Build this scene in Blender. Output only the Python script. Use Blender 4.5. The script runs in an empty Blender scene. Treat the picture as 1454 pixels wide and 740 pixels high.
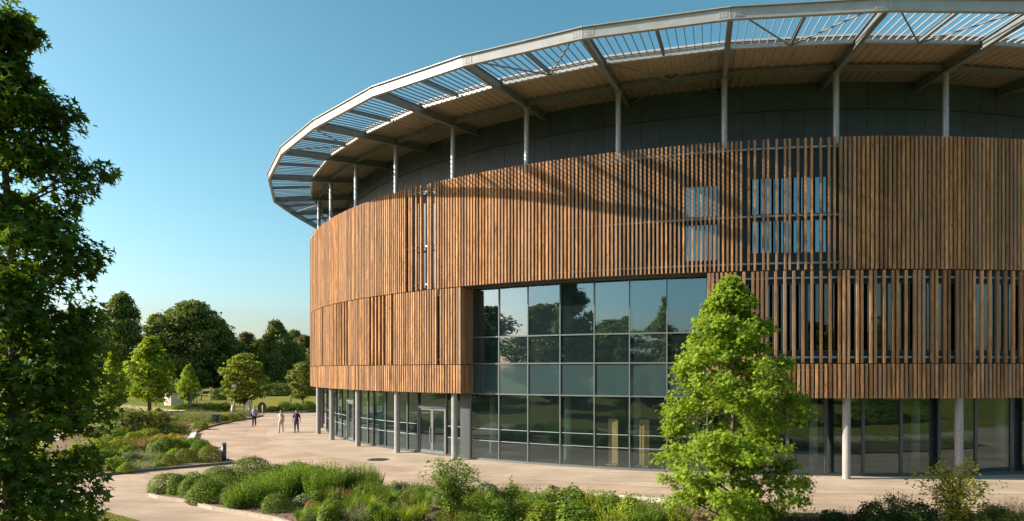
import bpy, math, random
import numpy as np
random.seed(7)
rng = np.random.default_rng(7)
S = bpy.context.scene
COL = S.collection
PI = math.pi
# ------------------------------------------------------------------ frame of reference
H, F, HOR, PW = 4.9, 953.2, 525.7, 1454.0        # eye height, focal length and horizon (px of the photo), photo width
CX, CY, R = 17.286, 65.006, 35.28                # centre and radius of the round building

def g(px, py, z=0.0):
    Y = (H - z) * F / (py - HOR)
    return np.array([(px - 727) / F * Y, Y, z])

def th(px, Rr):
    a = (px - 727) / F
    A = a * a + 1; B = -2 * (a * CX + CY); C = CX * CX + CY * CY - Rr * Rr
    Y = (-B - math.sqrt(max(B * B - 4 * A * C, 0))) / (2 * A)
    return math.degrees(math.atan2(a * Y - CX, CY - Y))

def P(Rr, t, z=0.0):
    t = math.radians(t)
    return np.array([CX + Rr * math.sin(t), CY - Rr * math.cos(t), z])

# ------------------------------------------------------------------ materials
def mat(name, col, rough=.7, var=.25, scale=6.0, metal=0.0, bump=0.0, bscale=None, island=0.0, spec=.5, stretch=None,
        trans=0.0, col2=None, det=6.0, big=0.0):
    m = bpy.data.materials.new(name); m.use_nodes = True
    nt = m.node_tree; N = nt.nodes; L = nt.links
    b = N['Principled BSDF']; out = N['Material Output']
    b.inputs['Roughness'].default_value = rough; b.inputs['Metallic'].default_value = metal
    b.inputs['Specular IOR Level'].default_value = spec
    tc = N.new('ShaderNodeTexCoord'); mp = N.new('ShaderNodeMapping')
    L.new(tc.outputs['Object'], mp.inputs['Vector'])
    if stretch: mp.inputs['Scale'].default_value = stretch
    nz = N.new('ShaderNodeTexNoise'); nz.inputs['Scale'].default_value = scale; nz.inputs['Detail'].default_value = det
    nz.inputs['Roughness'].default_value = .65
    L.new(mp.outputs[0], nz.inputs['Vector'])
    ramp = N.new('ShaderNodeValToRGB'); L.new(nz.outputs['Fac'], ramp.inputs['Fac'])
    c = np.array(col); c2 = np.array(col2) if col2 is not None else None
    lo = c * (1 - var); hi = np.minimum(c * (1 + var), .95) if c2 is None else c2
    ramp.color_ramp.elements[0].color = (*lo, 1); ramp.color_ramp.elements[0].position = .32
    ramp.color_ramp.elements[1].color = (*hi, 1); ramp.color_ramp.elements[1].position = .68
    cs = ramp.outputs['Color']
    def mul(fac_socket, amt, cs):
        mr = N.new('ShaderNodeMapRange'); mr.inputs['To Min'].default_value = 1 - amt; mr.inputs['To Max'].default_value = 1 + amt
        L.new(fac_socket, mr.inputs['Value'])
        mx = N.new('ShaderNodeVectorMath'); mx.operation = 'SCALE'
        L.new(cs, mx.inputs[0]); L.new(mr.outputs[0], mx.inputs['Scale']); return mx.outputs[0]
    if island:
        ge = N.new('ShaderNodeNewGeometry'); cs = mul(ge.outputs['Random Per Island'], island, cs)
    if big:
        n2 = N.new('ShaderNodeTexNoise'); n2.inputs['Scale'].default_value = scale * .06; n2.inputs['Detail'].default_value = 3
        L.new(tc.outputs['Object'], n2.inputs['Vector']); cs = mul(n2.outputs['Fac'], big, cs)
    L.new(cs, b.inputs['Base Color'])
    if bump:
        bp = N.new('ShaderNodeBump'); bp.inputs['Strength'].default_value = bump; bp.inputs['Distance'].default_value = .02
        nb = nz
        if bscale:
            nb = N.new('ShaderNodeTexNoise'); nb.inputs['Scale'].default_value = bscale; nb.inputs['Detail'].default_value = 5
            L.new(tc.outputs['Object'], nb.inputs['Vector'])
        L.new(nb.outputs['Fac'], bp.inputs['Height']); L.new(bp.outputs[0], b.inputs['Normal'])
    if trans:
        tr = N.new('ShaderNodeBsdfTranslucent'); mx = N.new('ShaderNodeMixShader'); mx.inputs[0].default_value = trans
        sc = N.new('ShaderNodeVectorMath'); sc.operation = 'MULTIPLY'; sc.inputs[1].default_value = (1.25, 1.15, .5)
        L.new(cs, sc.inputs[0]); L.new(sc.outputs[0], tr.inputs['Color'])
        L.new(b.outputs[0], mx.inputs[1]); L.new(tr.outputs[0], mx.inputs[2]); L.new(mx.outputs[0], out.inputs['Surface'])
    return m

def glass_mat(name, tint, base, refl=(.92, .96, 1.0), opaque=None, veil=0.0):
    m = bpy.data.materials.new(name); m.use_nodes = True
    nt = m.node_tree; N = nt.nodes; L = nt.links; N.remove(N['Principled BSDF']); out = N['Material Output']
    if opaque is None:
        a = N.new('ShaderNodeBsdfTransparent'); a.inputs['Color'].default_value = (*tint, 1)
    else:
        a = N.new('ShaderNodeBsdfDiffuse'); a.inputs['Color'].default_value = (*opaque, 1)
    gl = N.new('ShaderNodeBsdfGlossy'); gl.inputs['Roughness'].default_value = 0.0 if opaque is None else .04
    gl.inputs['Color'].default_value = (*refl, 1)
    tc = N.new('ShaderNodeTexCoord'); nz = N.new('ShaderNodeTexNoise'); nz.inputs['Scale'].default_value = .9; nz.inputs['Detail'].default_value = 1
    bp = N.new('ShaderNodeBump'); bp.inputs['Strength'].default_value = .035; bp.inputs['Distance'].default_value = .1
    L.new(tc.outputs['Object'], nz.inputs['Vector']); L.new(nz.outputs['Fac'], bp.inputs['Height']); L.new(bp.outputs[0], gl.inputs['Normal'])
    lw = N.new('ShaderNodeLayerWeight'); lw.inputs['Blend'].default_value = .5
    fr = N.new('ShaderNodeMath'); fr.operation = 'POWER'; fr.inputs[1].default_value = 5.0; L.new(lw.outputs['Facing'], fr.inputs[0])
    mr = N.new('ShaderNodeMapRange'); mr.inputs['To Min'].default_value = base; mr.inputs['To Max'].default_value = 1.0
    L.new(fr.outputs[0], mr.inputs['Value'])
    df = N.new('ShaderNodeBsdfDiffuse'); df.inputs['Color'].default_value = (.10, .17, .19, 1)
    m0 = N.new('ShaderNodeMixShader'); m0.inputs[0].default_value = veil; L.new(a.outputs[0], m0.inputs[1]); L.new(df.outputs[0], m0.inputs[2])
    mx = N.new('ShaderNodeMixShader'); L.new(mr.outputs[0], mx.inputs[0]); L.new(m0.outputs[0], mx.inputs[1]); L.new(gl.outputs[0], mx.inputs[2])
    L.new(mx.outputs[0], out.inputs['Surface'])
    return m

def wood_mat(name, c1, c2, island):
    m = bpy.data.materials.new(name); m.use_nodes = True
    nt = m.node_tree; N = nt.nodes; L = nt.links; b = N['Principled BSDF']; b.inputs['Roughness'].default_value = .75
    b.inputs['Specular IOR Level'].default_value = .25
    ge = N.new('ShaderNodeNewGeometry'); tc = N.new('ShaderNodeTexCoord')
    def noise(scale, sx, off=True, det=4):
        mp = N.new('ShaderNodeMapping'); mp.inputs['Scale'].default_value = sx
        L.new(tc.outputs['Object'], mp.inputs['Vector'])
        n = N.new('ShaderNodeTexNoise'); n.noise_dimensions = '4D'; n.inputs['Scale'].default_value = scale; n.inputs['Detail'].default_value = det
        mw = N.new('ShaderNodeMath'); mw.operation = 'MULTIPLY'; mw.inputs[1].default_value = 60
        L.new(ge.outputs['Random Per Island'], mw.inputs[0]); L.new(mw.outputs[0], n.inputs['W']); L.new(mp.outputs[0], n.inputs['Vector'])
        return n.outputs['Fac']
    grain = noise(9, (3, 3, .25)); stain = noise(1.3, (1, 1, .45), det=3); knot = noise(7, (1, 1, .75), det=1)
    r = N.new('ShaderNodeValToRGB'); L.new(grain, r.inputs['Fac'])
    r.color_ramp.elements[0].position = .3; r.color_ramp.elements[0].color = (*c1, 1)
    r.color_ramp.elements[1].position = .7; r.color_ramp.elements[1].color = (*c2, 1)
    cs = r.outputs['Color']
    def scale(sock, lo, hi, a, bb, cs):
        mr = N.new('ShaderNodeMapRange'); mr.inputs['From Min'].default_value = a; mr.inputs['From Max'].default_value = bb
        mr.inputs['To Min'].default_value = lo; mr.inputs['To Max'].default_value = hi; L.new(sock, mr.inputs['Value'])
        v = N.new('ShaderNodeVectorMath'); v.operation = 'SCALE'; L.new(cs, v.inputs[0]); L.new(mr.outputs[0], v.inputs['Scale']); return v.outputs[0]
    cs = scale(ge.outputs['Random Per Island'], 1 - island, 1 + island, 0, 1, cs)
    cs = scale(stain, .62, 1.28, .3, .7, cs)
    cs = scale(knot, 1.0, .38, .67, .74, cs)
    # grey weathering that differs from slat to slat
    wn = N.new('ShaderNodeTexWhiteNoise'); wn.noise_dimensions = '1D'; L.new(ge.outputs['Random Per Island'], wn.inputs['W'])
    mr = N.new('ShaderNodeMapRange'); mr.inputs['From Min'].default_value = .3; mr.inputs['To Max'].default_value = .55; L.new(wn.outputs['Value'], mr.inputs['Value'])
    mx = N.new('ShaderNodeMix'); mx.data_type = 'RGBA'; L.new(mr.outputs[0], mx.inputs[0]); L.new(cs, mx.inputs[6]); mx.inputs[7].default_value = (.26, .20, .155, 1)
    L.new(mx.outputs[2], b.inputs['Base Color'])
    return m

M = {}
M['wood'] = wood_mat('larch_slats', (.225, .108, .044), (.51, .275, .124), .42)
M['steel_light'] = mat('painted_steel', (.34, .355, .36), .42, .10, 3, .0, spec=.5)
M['steel_mid'] = mat('grey_steel', (.17, .19, .20), .5, .15, 3)
M['steel_blade'] = mat('louvre_steel', (.22, .24, .26), .5, .1, 3)
M['galv'] = mat('galvanised_steel', (.34, .37, .395), .45, .2, 9, .55)
M['concrete'] = mat('fair_faced_concrete', (.31, .305, .30), .85, .16, 5, bump=.15, stretch=(1, 1, .3))
M['deck'] = mat('profiled_deck', (.34, .285, .215), .6, .1, 2)
M['flash'] = mat('roof_flashing', (.30, .31, .32), .45, .06, 3)
M['dark_panel'] = mat('dark_cladding_panel', (.046, .078, .098), .55, .14, 1.2, island=.12)
M['teal_panel'] = mat('teal_grey_panel', (.028, .044, .052), .5, .12, 2, island=.12)
M['frame'] = mat('anthracite_frame', (.065, .08, .088), .42, .08, 3)
M['frame_light'] = mat('grey_mullion', (.15, .17, .18), .4, .08, 3)
M['soffit'] = mat('soffit_board', (.10, .09, .08), .8, .1, 3)
M['glass'] = glass_mat('facade_glass', (.72, .80, .78), .085, (.78, .93, 1.0), veil=.04)
M['glass_up'] = glass_mat('upper_glass', (.46, .58, .62), .23, (.74, .92, 1.0), veil=.11)
M['glass_slat'] = glass_mat('slat_window_glass', (.3, .4, .45), .30, (.62, .88, 1.0))
M['glass_low'] = glass_mat('lower_slat_glass', (.25, .32, .34), .10)
M['spandrel'] = glass_mat('spandrel_glass', (0, 0, 0), .15, (.8, .95, 1.0), opaque=(.042, .075, .082))
M['strip'] = mat('manifestation_film', (.34, .45, .41), .6, .03, 3)
M['blind'] = mat('window_blind', (.15, .23, .28), .8, .06, 3)
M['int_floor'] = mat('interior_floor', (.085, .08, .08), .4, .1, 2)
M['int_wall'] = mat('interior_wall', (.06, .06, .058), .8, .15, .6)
M['int_col'] = mat('interior_plaster', (.62, .63, .60), .8, .05, 2)
M['ply'] = mat('plywood', (.70, .38, .18), .6, .2, 5, stretch=(3, 3, .4))
M['ochre'] = mat('ochre_cloth', (.55, .33, .06), .9, .2, 6)
M['plaza'] = mat('resin_gravel_paving', (.42, .322, .240), .92, .10, 34, bump=.25, bscale=90, big=.13, spec=.2)
def stain(m, amt):
    nt = m.node_tree; N = nt.nodes; L = nt.links; b = N['Principled BSDF']; src = b.inputs['Base Color'].links[0].from_socket
    tc = N.new('ShaderNodeTexCoord')
    for sc, st, lo, hi, a, bb in ((.35, (1, 1, 1), .42, .62, 1 - amt, 1.06), (.9, (.25, 2.2, 1), .45, .7, 1.04, 1 - amt * .8), (5, (1, 1, 1), .66, .74, 1, 1 - amt * 1.3)):
        mp = N.new('ShaderNodeMapping'); mp.inputs['Scale'].default_value = st; mp.inputs['Rotation'].default_value = (0, 0, .35)
        n = N.new('ShaderNodeTexNoise'); n.inputs['Scale'].default_value = sc; n.inputs['Detail'].default_value = 5
        mr = N.new('ShaderNodeMapRange'); mr.inputs['From Min'].default_value = lo; mr.inputs['From Max'].default_value = hi; mr.inputs['To Min'].default_value = a; mr.inputs['To Max'].default_value = bb
        v = N.new('ShaderNodeVectorMath'); v.operation = 'SCALE'
        L.new(tc.outputs['Object'], mp.inputs[0]); L.new(mp.outputs[0], n.inputs['Vector']); L.new(n.outputs['Fac'], mr.inputs['Value']); L.new(src, v.inputs[0]); L.new(mr.outputs[0], v.inputs['Scale']); src = v.outputs[0]
    L.new(src, b.inputs['Base Color'])
stain(M['plaza'], .20)
M['apron'] = mat('apron_paving', (.42, .335, .25), .9, .09, 40, bump=.2, bscale=90, big=.08)
stain(M['apron'], .17)
M['joint'] = mat('paving_joint', (.36, .285, .22), .95, .1, 8)
M['path'] = mat('pale_path', (.50, .40, .29), .95, .12, 12, bump=.2)
M['kerb'] = mat('kerb_stone', (.40, .345, .28), .85, .2, 7, bump=.2)
M['kerb_dark'] = mat('weathered_kerb', (.17, .15, .125), .85, .2, 7, bump=.2)
M['white_stone'] = mat('pale_stone', (.66, .62, .54), .8, .12, 5, bump=.2)
M['mulch'] = mat('bark_mulch', (.10, .058, .034), .95, .5, 26, bump=1.0, bscale=38, col2=(.30, .19, .115))
M['grass'] = mat('lawn', (.125, .14, .022), .95, .3, 3.0, bump=.6, bscale=30, spec=.05, col2=(.27, .25, .055), big=.25)
M['dry'] = mat('dry_meadow', (.36, .24, .11), .95, .25, 1.5, bump=.6, bscale=20)
M['blade'] = mat('grass_blades', (.18, .21, .03), .6, .2, 4, trans=.35, island=.35)
M['bark'] = mat('bark', (.10, .075, .052), .9, .35, 9, bump=.6, stretch=(2, 2, .4))
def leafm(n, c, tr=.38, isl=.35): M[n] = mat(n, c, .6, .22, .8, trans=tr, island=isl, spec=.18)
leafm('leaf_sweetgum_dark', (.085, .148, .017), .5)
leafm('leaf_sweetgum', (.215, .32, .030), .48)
leafm('leaf_far', (.16, .21, .048), .3, .4)
leafm('leaf_far_mid', (.20, .24, .05), .3, .4)
leafm('leaf_far_dry', (.16, .145, .045), .25, .4)
leafm('leaf_young', (.26, .36, .04), .45)
leafm('leaf_young_olive', (.22, .275, .04), .42)
leafm('leaf_box', (.14, .21, .020), .3)
leafm('leaf_green', (.15, .25, .030), .38)
leafm('leaf_lime', (.25, .33, .035), .42)
leafm('leaf_olive', (.17, .20, .034), .35)
leafm('leaf_silver', (.32, .36, .23), .3)
leafm('leaf_sage', (.21, .25, .11), .3)
leafm('leaf_gold', (.46, .34, .04), .35)
leafm('leaf_rust', (.32, .21, .09), .35)
leafm('leaf_purple', (.075, .055, .042), .25)
leafm('leaf_yellow', (.42, .40, .05), .45)
leafm('leaf_dark', (.062, .095, .022), .25)
M['flower_red'] = mat('red_petals', (.45, .05, .06), .7, .2, 5)
M['bollard'] = mat('bollard_paint', (.045, .055, .06), .4, .1, 5)
M['lampw'] = mat('white_lamp_housing', (.75, .75, .72), .4, .05, 5)
M['post'] = mat('grey_post', (.17, .17, .165), .5, .1, 5)
M['timber_post'] = mat('timber_post', (.22, .155, .10), .85, .2, 5)
M['brownboard'] = mat('dark_brown_board', (.055, .03, .02), .7, .3, 9, bump=.3)
M['iron'] = mat('cast_iron', (.05, .045, .04), .7, .2, 20, bump=.4)

# ------------------------------------------------------------------ mesh building
class MB:
    def __init__(s): s.v = []; s.f = []; s.n = 0
    def add(s, v, f):
        v = np.asarray(v, float); s.v.append(v); s.f += [tuple(i + s.n for i in q) for q in f]; s.n += len(v); return s
    def box6(s, c8):   # 8 corners: bottom loop 0-3, top loop 4-7
        c = np.asarray(c8, float); f = [(0, 3, 2, 1), (4, 5, 6, 7), (0, 1, 5, 4), (1, 2, 6, 5), (2, 3, 7, 6), (3, 0, 4, 7)]
        if np.dot(np.cross(c[1] - c[0], c[3] - c[0]), c[4] - c[0]) < 0: f = [q[::-1] for q in f]
        return s.add(c, f)
    def box(s, x0, x1, y0, y1, z0, z1):
        return s.box6([(x0, y0, z0), (x1, y0, z0), (x1, y1, z0), (x0, y1, z0), (x0, y0, z1), (x1, y0, z1), (x1, y1, z1), (x0, y1, z1)])
    def pbox(s, t, w, r0, r1, z0, z1):  # box at angle t: tangential width w, radial r0..r1
        c = P(0, 0) * 0 + np.array([CX, CY, 0]); a = math.radians(t)
        u = np.array([math.cos(a), math.sin(a), 0]); n = np.array([math.sin(a), -math.cos(a), 0])
        q = []
        for z in (z0, z1):
            for (k, r) in ((-1, r1), (1, r1), (1, r0), (-1, r0)):
                q.append(c + u * w / 2 * k + n * r + np.array([0, 0, z]))
        return s.box6(q)
    def bar(s, a, b, w, h, up=(0, 0, 1)):
        a = np.asarray(a, float); b = np.asarray(b, float); d = b - a; d /= np.linalg.norm(d)
        sd = np.cross(d, up); sd /= np.linalg.norm(sd); u = np.cross(sd, d)
        q = [p + sd * w / 2 * i + u * h / 2 * j for p in (a, b) for (i, j) in ((-1, -1), (1, -1), (1, 1), (-1, 1))]
        return s.box6([q[0], q[1], q[5], q[4], q[3], q[2], q[6], q[7]])
    def ibeam(s, a, b, w, h, t=.03):
        a = np.asarray(a, float); b = np.asarray(b, float); z = np.array([0, 0, 1])
        s.bar(a + z * (h / 2 - t / 2), b + z * (h / 2 - t / 2), w, t); s.bar(a - z * (h / 2 - t / 2), b - z * (h / 2 - t / 2), w, t)
        return s.bar(a, b, t, h - 2 * t - .004)
    def tube(s, pts, rad, n=10, cap=True):
        pts = [np.asarray(p, float) for p in pts]; vs = []; fs = []
        if not hasattr(rad, '__len__'): rad = [rad] * len(pts)
        ref = None
        for i, p in enumerate(pts):
            d = pts[min(i + 1, len(pts) - 1)] - pts[max(i - 1, 0)]; d /= (np.linalg.norm(d) + 1e-9)
            if ref is None or abs(ref @ d) > .95: ref = np.array([1., 0, 0]) if abs(d[0]) < .8 else np.array([0, 1., 0])
            u = np.cross(d, ref); u /= np.linalg.norm(u); w = np.cross(d, u); ref = np.cross(u, d)
            for k in range(n):
                a = 2 * PI * k / n; vs.append(p + (u * math.cos(a) + w * math.sin(a)) * rad[i])
        for i in range(len(pts) - 1):
            for k in range(n):
                k2 = (k + 1) % n; fs.append((i * n + k, i * n + k2, (i + 1) * n + k2, (i + 1) * n + k))
        if cap: fs.append(tuple(range(n - 1, -1, -1))); fs.append(tuple(range((len(pts) - 1) * n, len(pts) * n)))
        return s.add(vs, fs)
    def prism(s, poly, z0, z1):
        n = len(poly); v = [(p[0], p[1], z0) for p in poly] + [(p[0], p[1], z1) for p in poly]
        f = [tuple(range(n - 1, -1, -1)), tuple(range(n, 2 * n))] + [(i, (i + 1) % n, n + (i + 1) % n, n + i) for i in range(n)]
        return s.add(v, f)
    def ell(s, c, r, n=12, m=8):
        vs = []; fs = []
        for i in range(m + 1):
            a = PI * i / m
            for k in range(n):
                b = 2 * PI * k / n; vs.append((c[0] + r[0] * math.sin(a) * math.cos(b), c[1] + r[1] * math.sin(a) * math.sin(b), c[2] + r[2] * math.cos(a)))
        for i in range(m):
            for k in range(n): fs.append((i * n + k, (i + 1) * n + k, (i + 1) * n + (k + 1) % n, i * n + (k + 1) % n))
        return s.add(vs, fs)
    def build(s, name, m, parent=None, smooth=False):
        v = np.concatenate(s.v)
        if parent is not None:
            p = parent; off = np.zeros(3)
            while p is not None: off += np.array(p.location); p = p.parent
            v = v - off
        me = bpy.data.meshes.new(name); me.from_pydata(v.tolist(), [], s.f); me.materials.append(M[m] if isinstance(m, str) else m)
        if smooth: me.polygons.foreach_set('use_smooth', [True] * len(me.polygons))
        me.update()
        o = bpy.data.objects.new(name, me); COL.objects.link(o); o.parent = parent
        return o

def polymesh(name, verts, k, m, parent=None):
    """mesh of many k-gons; verts (n*k,3)"""
    verts = np.asarray(verts, np.float32).reshape(-1, 3); nf = len(verts) // k
    me = bpy.data.meshes.new(name); me.vertices.add(len(verts)); me.vertices.foreach_set('co', verts.ravel())
    me.loops.add(nf * k); me.loops.foreach_set('vertex_index', np.arange(nf * k, dtype=np.int32))
    me.polygons.add(nf); me.polygons.foreach_set('loop_start', np.arange(0, nf * k, k, dtype=np.int32))
    me.update(calc_edges=True); me.validate()
    me.materials.append(M[m] if isinstance(m, str) else m)
    o = bpy.data.objects.new(name, me); COL.objects.link(o); o.parent = parent
    return o

def tag(o, label=None, cat=None, group=None, kind=None):
    if label: o['label'] = label
    if cat: o['category'] = cat
    if group: o['group'] = group
    if kind: o['kind'] = kind
    return o
def empty(name, loc, label=None, cat=None, group=None):
    o = bpy.data.objects.new(name, None); COL.objects.link(o); o.location = loc; o.empty_display_size = .3
    return tag(o, label, cat, group)
def sheet(name, poly, z, m, kind='structure', label=None):
    mb = MB(); mb.add([(p[0], p[1], z) for p in poly], [tuple(range(len(poly)))])
    o = mb.build(name, m); o['kind'] = kind
    if label: o['label'] = label
    me = o.data
    if me.polygons[0].normal.z < 0: me.flip_normals()
    return o
def copy_tree(o, parent=None):
    c = o.copy(); COL.objects.link(c); c.parent = parent
    for ch in o.children: copy_tree(ch, c)
    return c
ORD = ['first', 'second', 'third', 'fourth', 'fifth', 'sixth', 'seventh', 'eighth', 'ninth', 'tenth', 'eleventh', 'twelfth', 'thirteenth',
       'fourteenth', 'fifteenth', 'sixteenth', 'seventeenth', 'eighteenth', 'nineteenth', 'twentieth']
ORD += [a + ' ' + b for a in ('twenty', 'thirty', 'forty') for b in ORD[:9]]

# ------------------------------------------------------------------ foliage
STAR = np.array([(math.cos(math.radians(a)) * r, math.sin(math.radians(a)) * r) for a, r in
                 ((-90, .12), (-25, .6), (5, .36), (35, .88), (62, .40), (90, 1), (118, .40), (145, .88), (175, .36), (205, .6))])
OVAL = np.array([(0, 0), (.30, .35), (.27, .7), (0, 1.05), (-.27, .7), (-.30, .35)])
QUAD = np.array([(0, 0), (.42, .5), (0, 1.05), (-.42, .5)])
NARROW = np.array([(0, 0), (.13, .45), (0, 1.05), (-.13, .45)])

def leaves(pos, nrm, size, shape, rg, axis=None, curl=.18):
    n = len(pos); nrm = nrm / (np.linalg.norm(nrm, axis=1, keepdims=True) + 1e-9)
    if axis is None: axis = rg.normal(size=(n, 3))
    a = axis - nrm * (axis * nrm).sum(1, keepdims=True); a /= (np.linalg.norm(a, axis=1, keepdims=True) + 1e-9)
    u = np.cross(a, nrm)
    s = size * rg.uniform(.7, 1.25, n) if np.isscalar(size) else size
    x = shape[:, 0][None, :, None]; y = shape[:, 1][None, :, None]
    z = (np.abs(x) * .25 - (y ** 2) * curl)
    return (pos[:, None, :] + s[:, None, None] * (x * u[:, None, :] + y * a[:, None, :] + z * nrm[:, None, :])).reshape(-1, 3)

def make_tree(name, base, h, profile, trunk_r, n_limb, n_leaf, lsize, shape, leafmat, seed, z0=.2, sub=5, sig=.22, lean=(0, 0), up=.55,
              clump=1.0, label=None, cat='tree', group=None, extra=None, limb_n=6):
    """tree > trunk, crown.  profile(f) gives crown radius at height fraction f"""
    rg = np.random.default_rng(seed); base = np.asarray(base, float)
    root = empty(name, base, label, cat, group)
    def axis(f): return base + np.array([lean[0] * f ** 1.3, lean[1] * f ** 1.3, h * f]) + np.array([.012 * h * math.sin(f * 7 + seed), .012 * h * math.cos(f * 5 + seed), 0]) * f
    tb = MB(); tb.tube([axis(f) for f in np.linspace(0, .97, 12)], [trunk_r * (1.25 if f == 0 else 1) * (1 - .93 * f) + .008 for f in np.linspace(0, .97, 12)], 8)
    tips = []; wts = []
    gold = 2.39996
    specs = [(z0 + (1 - z0) * ((k + rg.uniform(.1, .9)) / n_limb), k * gold + rg.uniform(-.5, .5), rg.uniform(.60, 1.12)) for k in range(n_limb)]
    if extra: specs += extra
    for f, az, q in specs:
        f = min(f, .97)
        Lh = max(profile(f) * q, .03 * h * .3)
        d = np.array([math.cos(az), math.sin(az), 0])
        s = axis(max(f - up * Lh / h, z0 * .6)); e = axis(f) + d * Lh; e[2] = base[2] + h * f + rg.uniform(-.02, .02) * h
        mid = (s + e) / 2 + np.array([0, 0, .10 * Lh])
        rr = max(trunk_r * .38 * (1 - f) + .01, .008)
        tb.tube([s, mid, e], [rr, rr * .6, rr * .22], limb_n, False)
        tips.append(e); wts.append(1.0)
        for j in range(sub):
            t = rg.uniform(.25, 1.0)
            b = s + (mid - s) * 2 * t if t < .5 else mid + (e - mid) * (2 * t - 1)
            sd = rg.normal(size=3); sd[2] = abs(sd[2]) * .5 - .15; sd = sd / np.linalg.norm(sd) * Lh * rg.uniform(.18, .42)
            tp = b + sd + d * Lh * .08
            ff = float(np.clip((tp[2] - base[2]) / h, 0, 1)); ca = axis(ff); rv = tp[:2] - ca[:2]; rr_ = np.linalg.norm(rv); pl_ = profile(ff) * .98
            if rr_ > pl_: tp[:2] = ca[:2] + rv * (pl_ / rr_)
            tb.tube([b, tp], [rr * .35, rr * .12], 4, False); tips.append(tp); wts.append(.9)
    # leader
    for f in np.linspace(max(z0, .55), 1.0, 7): tips.append(axis(f)); wts.append(.35)
    tips = np.array(tips); wts = np.array(wts); wts /= wts.sum()
    tb.build('trunk', 'bark', root, True)
    idx = rg.choice(len(tips), n_leaf, p=wts)
    ctr = tips[idx]
    sg = sig * h * clump
    loc = rg.normal(size=(n_leaf, 3)) * np.array([sg, sg, sg * .62])
    pos = ctr + loc
    f = np.clip((pos[:, 2] - base[2]) / h, 0, 1)
    # keep inside an uneven envelope
    ax = np.array([axis(x) for x in np.linspace(0, 1, 41)]); c = ax[(f * 40).astype(int)]
    rad = np.hypot(pos[:, 0] - c[:, 0], pos[:, 1] - c[:, 1])
    lim = np.array([profile(x) for x in np.linspace(0, 1, 41)])[(f * 40).astype(int)] * rg.uniform(.9, 1.12, n_leaf) + sg * .3
    ok = (rad < lim) & (pos[:, 2] > base[2] + h * z0 * .55) & (pos[:, 2] < base[2] + h * 1.03)
    pos = pos[ok]; c = c[ok]; loc = loc[ok]
    out = pos - c; out[:, 2] *= .3; out /= (np.linalg.norm(out, axis=1, keepdims=True) + .2)
    nr = out * .55 + np.array([0, 0, .8]) + rg.normal(size=pos.shape) * .45
    axv = out * .9 + loc / (sg + 1e-6) * .4 + np.array([0, 0, -.55]) + rg.normal(size=pos.shape) * .5
    polymesh('crown', leaves(pos, nr, lsize, shape, rg, axv) - base, len(shape), leafmat, root)
    return root

def retree(proto, base, scale, rz, leafmat=None, label=None, cat='tree', group=None, name=None):
    c = copy_tree(proto); c.location = base; c.scale = scale if hasattr(scale, '__len__') else (scale,) * 3; c.rotation_euler = (0, 0, rz)
    if name: c.name = name
    tag(c, label, cat, group)
    if leafmat:
        for ch in c.children:
            if ch.name.startswith('crown'):
                ch.material_slots[0].link = 'OBJECT'; ch.material_slots[0].material = M[leafmat]
    return c

# shrub prototypes of unit width and height -------------------------------------------------
def sh_mound(seed, n=1500, ls=.07, lump=.16, shape=OVAL, flat=1.0):
    rg = np.random.default_rng(seed); d = rg.normal(size=(n, 3)); d[:, 2] = np.abs(d[:, 2]) - .15
    d /= np.linalg.norm(d, axis=1, keepdims=True)
    k = rg.normal(size=(9, 3)); k[:, 2] = abs(k[:, 2]); k /= np.linalg.norm(k, axis=1, keepdims=True)
    bl = np.exp(-((1 - d @ k.T) / .13)).max(1)
    r = 1 - lump + lump * bl + rg.normal(size=n) * .03 + np.where(rg.random(n) < .06, rg.uniform(0, .16, n), 0)
    r *= np.where(rg.random(n) < .25, rg.uniform(.75, .98, n), 1)
    pos = d * r[:, None] * np.array([.5, .5, .92]); pos[:, 2] = np.maximum(pos[:, 2], .02)
    nr = d * np.array([1, 1, .8]) + rg.normal(size=(n, 3)) * .34
    lv = leaves(pos, nr, ls, shape, rg, np.array([0, 0, .8]) + d * .6 + rg.normal(size=(n, 3)) * .6)
    return lv, len(shape)
def sh_feather(seed, stems=170, per=16, ls=.075, spread=.36):
    rg = np.random.default_rng(seed); out = []
    for i in range(stems):
        r = math.sqrt(rg.random()) * spread; a = rg.uniform(0, 2 * PI)
        b = np.array([r * math.cos(a), r * math.sin(a), 0]); hh = rg.uniform(.62, 1.0) * (1 - .35 * (r / spread) ** 2)
        tip = b + np.array([math.cos(a) * r * .45, math.sin(a) * r * .45, hh]) + rg.normal(size=3) * np.array([.04, .04, 0])
        t = np.linspace(.08, 1, per)[:, None]; pos = b + (tip - b) * t
        ang = rg.uniform(0, 2 * PI, per); ax = np.stack([np.cos(ang), np.sin(ang), np.full(per, 1.2)], 1)
        out.append(leaves(pos, np.stack([np.cos(ang), np.sin(ang), np.full(per, .3)], 1) + rg.normal(size=(per, 3)) * .3, ls * (1.15 - .5 * t[:, 0]), NARROW * np.array([1.5, 1]), rg, ax))
    return np.concatenate(out), 4
def sh_tuft(seed, n=260, w=.014):
    rg = np.random.default_rng(seed); out = []
    for i in range(n):
        a = rg.uniform(0, 2 * PI); r0 = rg.uniform(0, .12); hh = rg.uniform(.55, 1.0); sp = rg.uniform(.05, .62)
        d = np.array([math.cos(a), math.sin(a), 0]); sd = np.array([-d[1], d[0], 0]) * w
        pts = [d * (r0 + sp * t ** 1.8) + np.array([0, 0, hh * (t - .25 * sp * t * t)]) for t in (0, .35, .7, 1)]
        for j in range(3):
            w0 = 1 - .3 * j; w1 = 1 - .3 * (j + 1)
            out += [pts[j] - sd * w0, pts[j] + sd * w0, pts[j + 1] + sd * w1, pts[j + 1] - sd * w1]
    return np.array(out), 4
PROTO = {}
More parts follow.
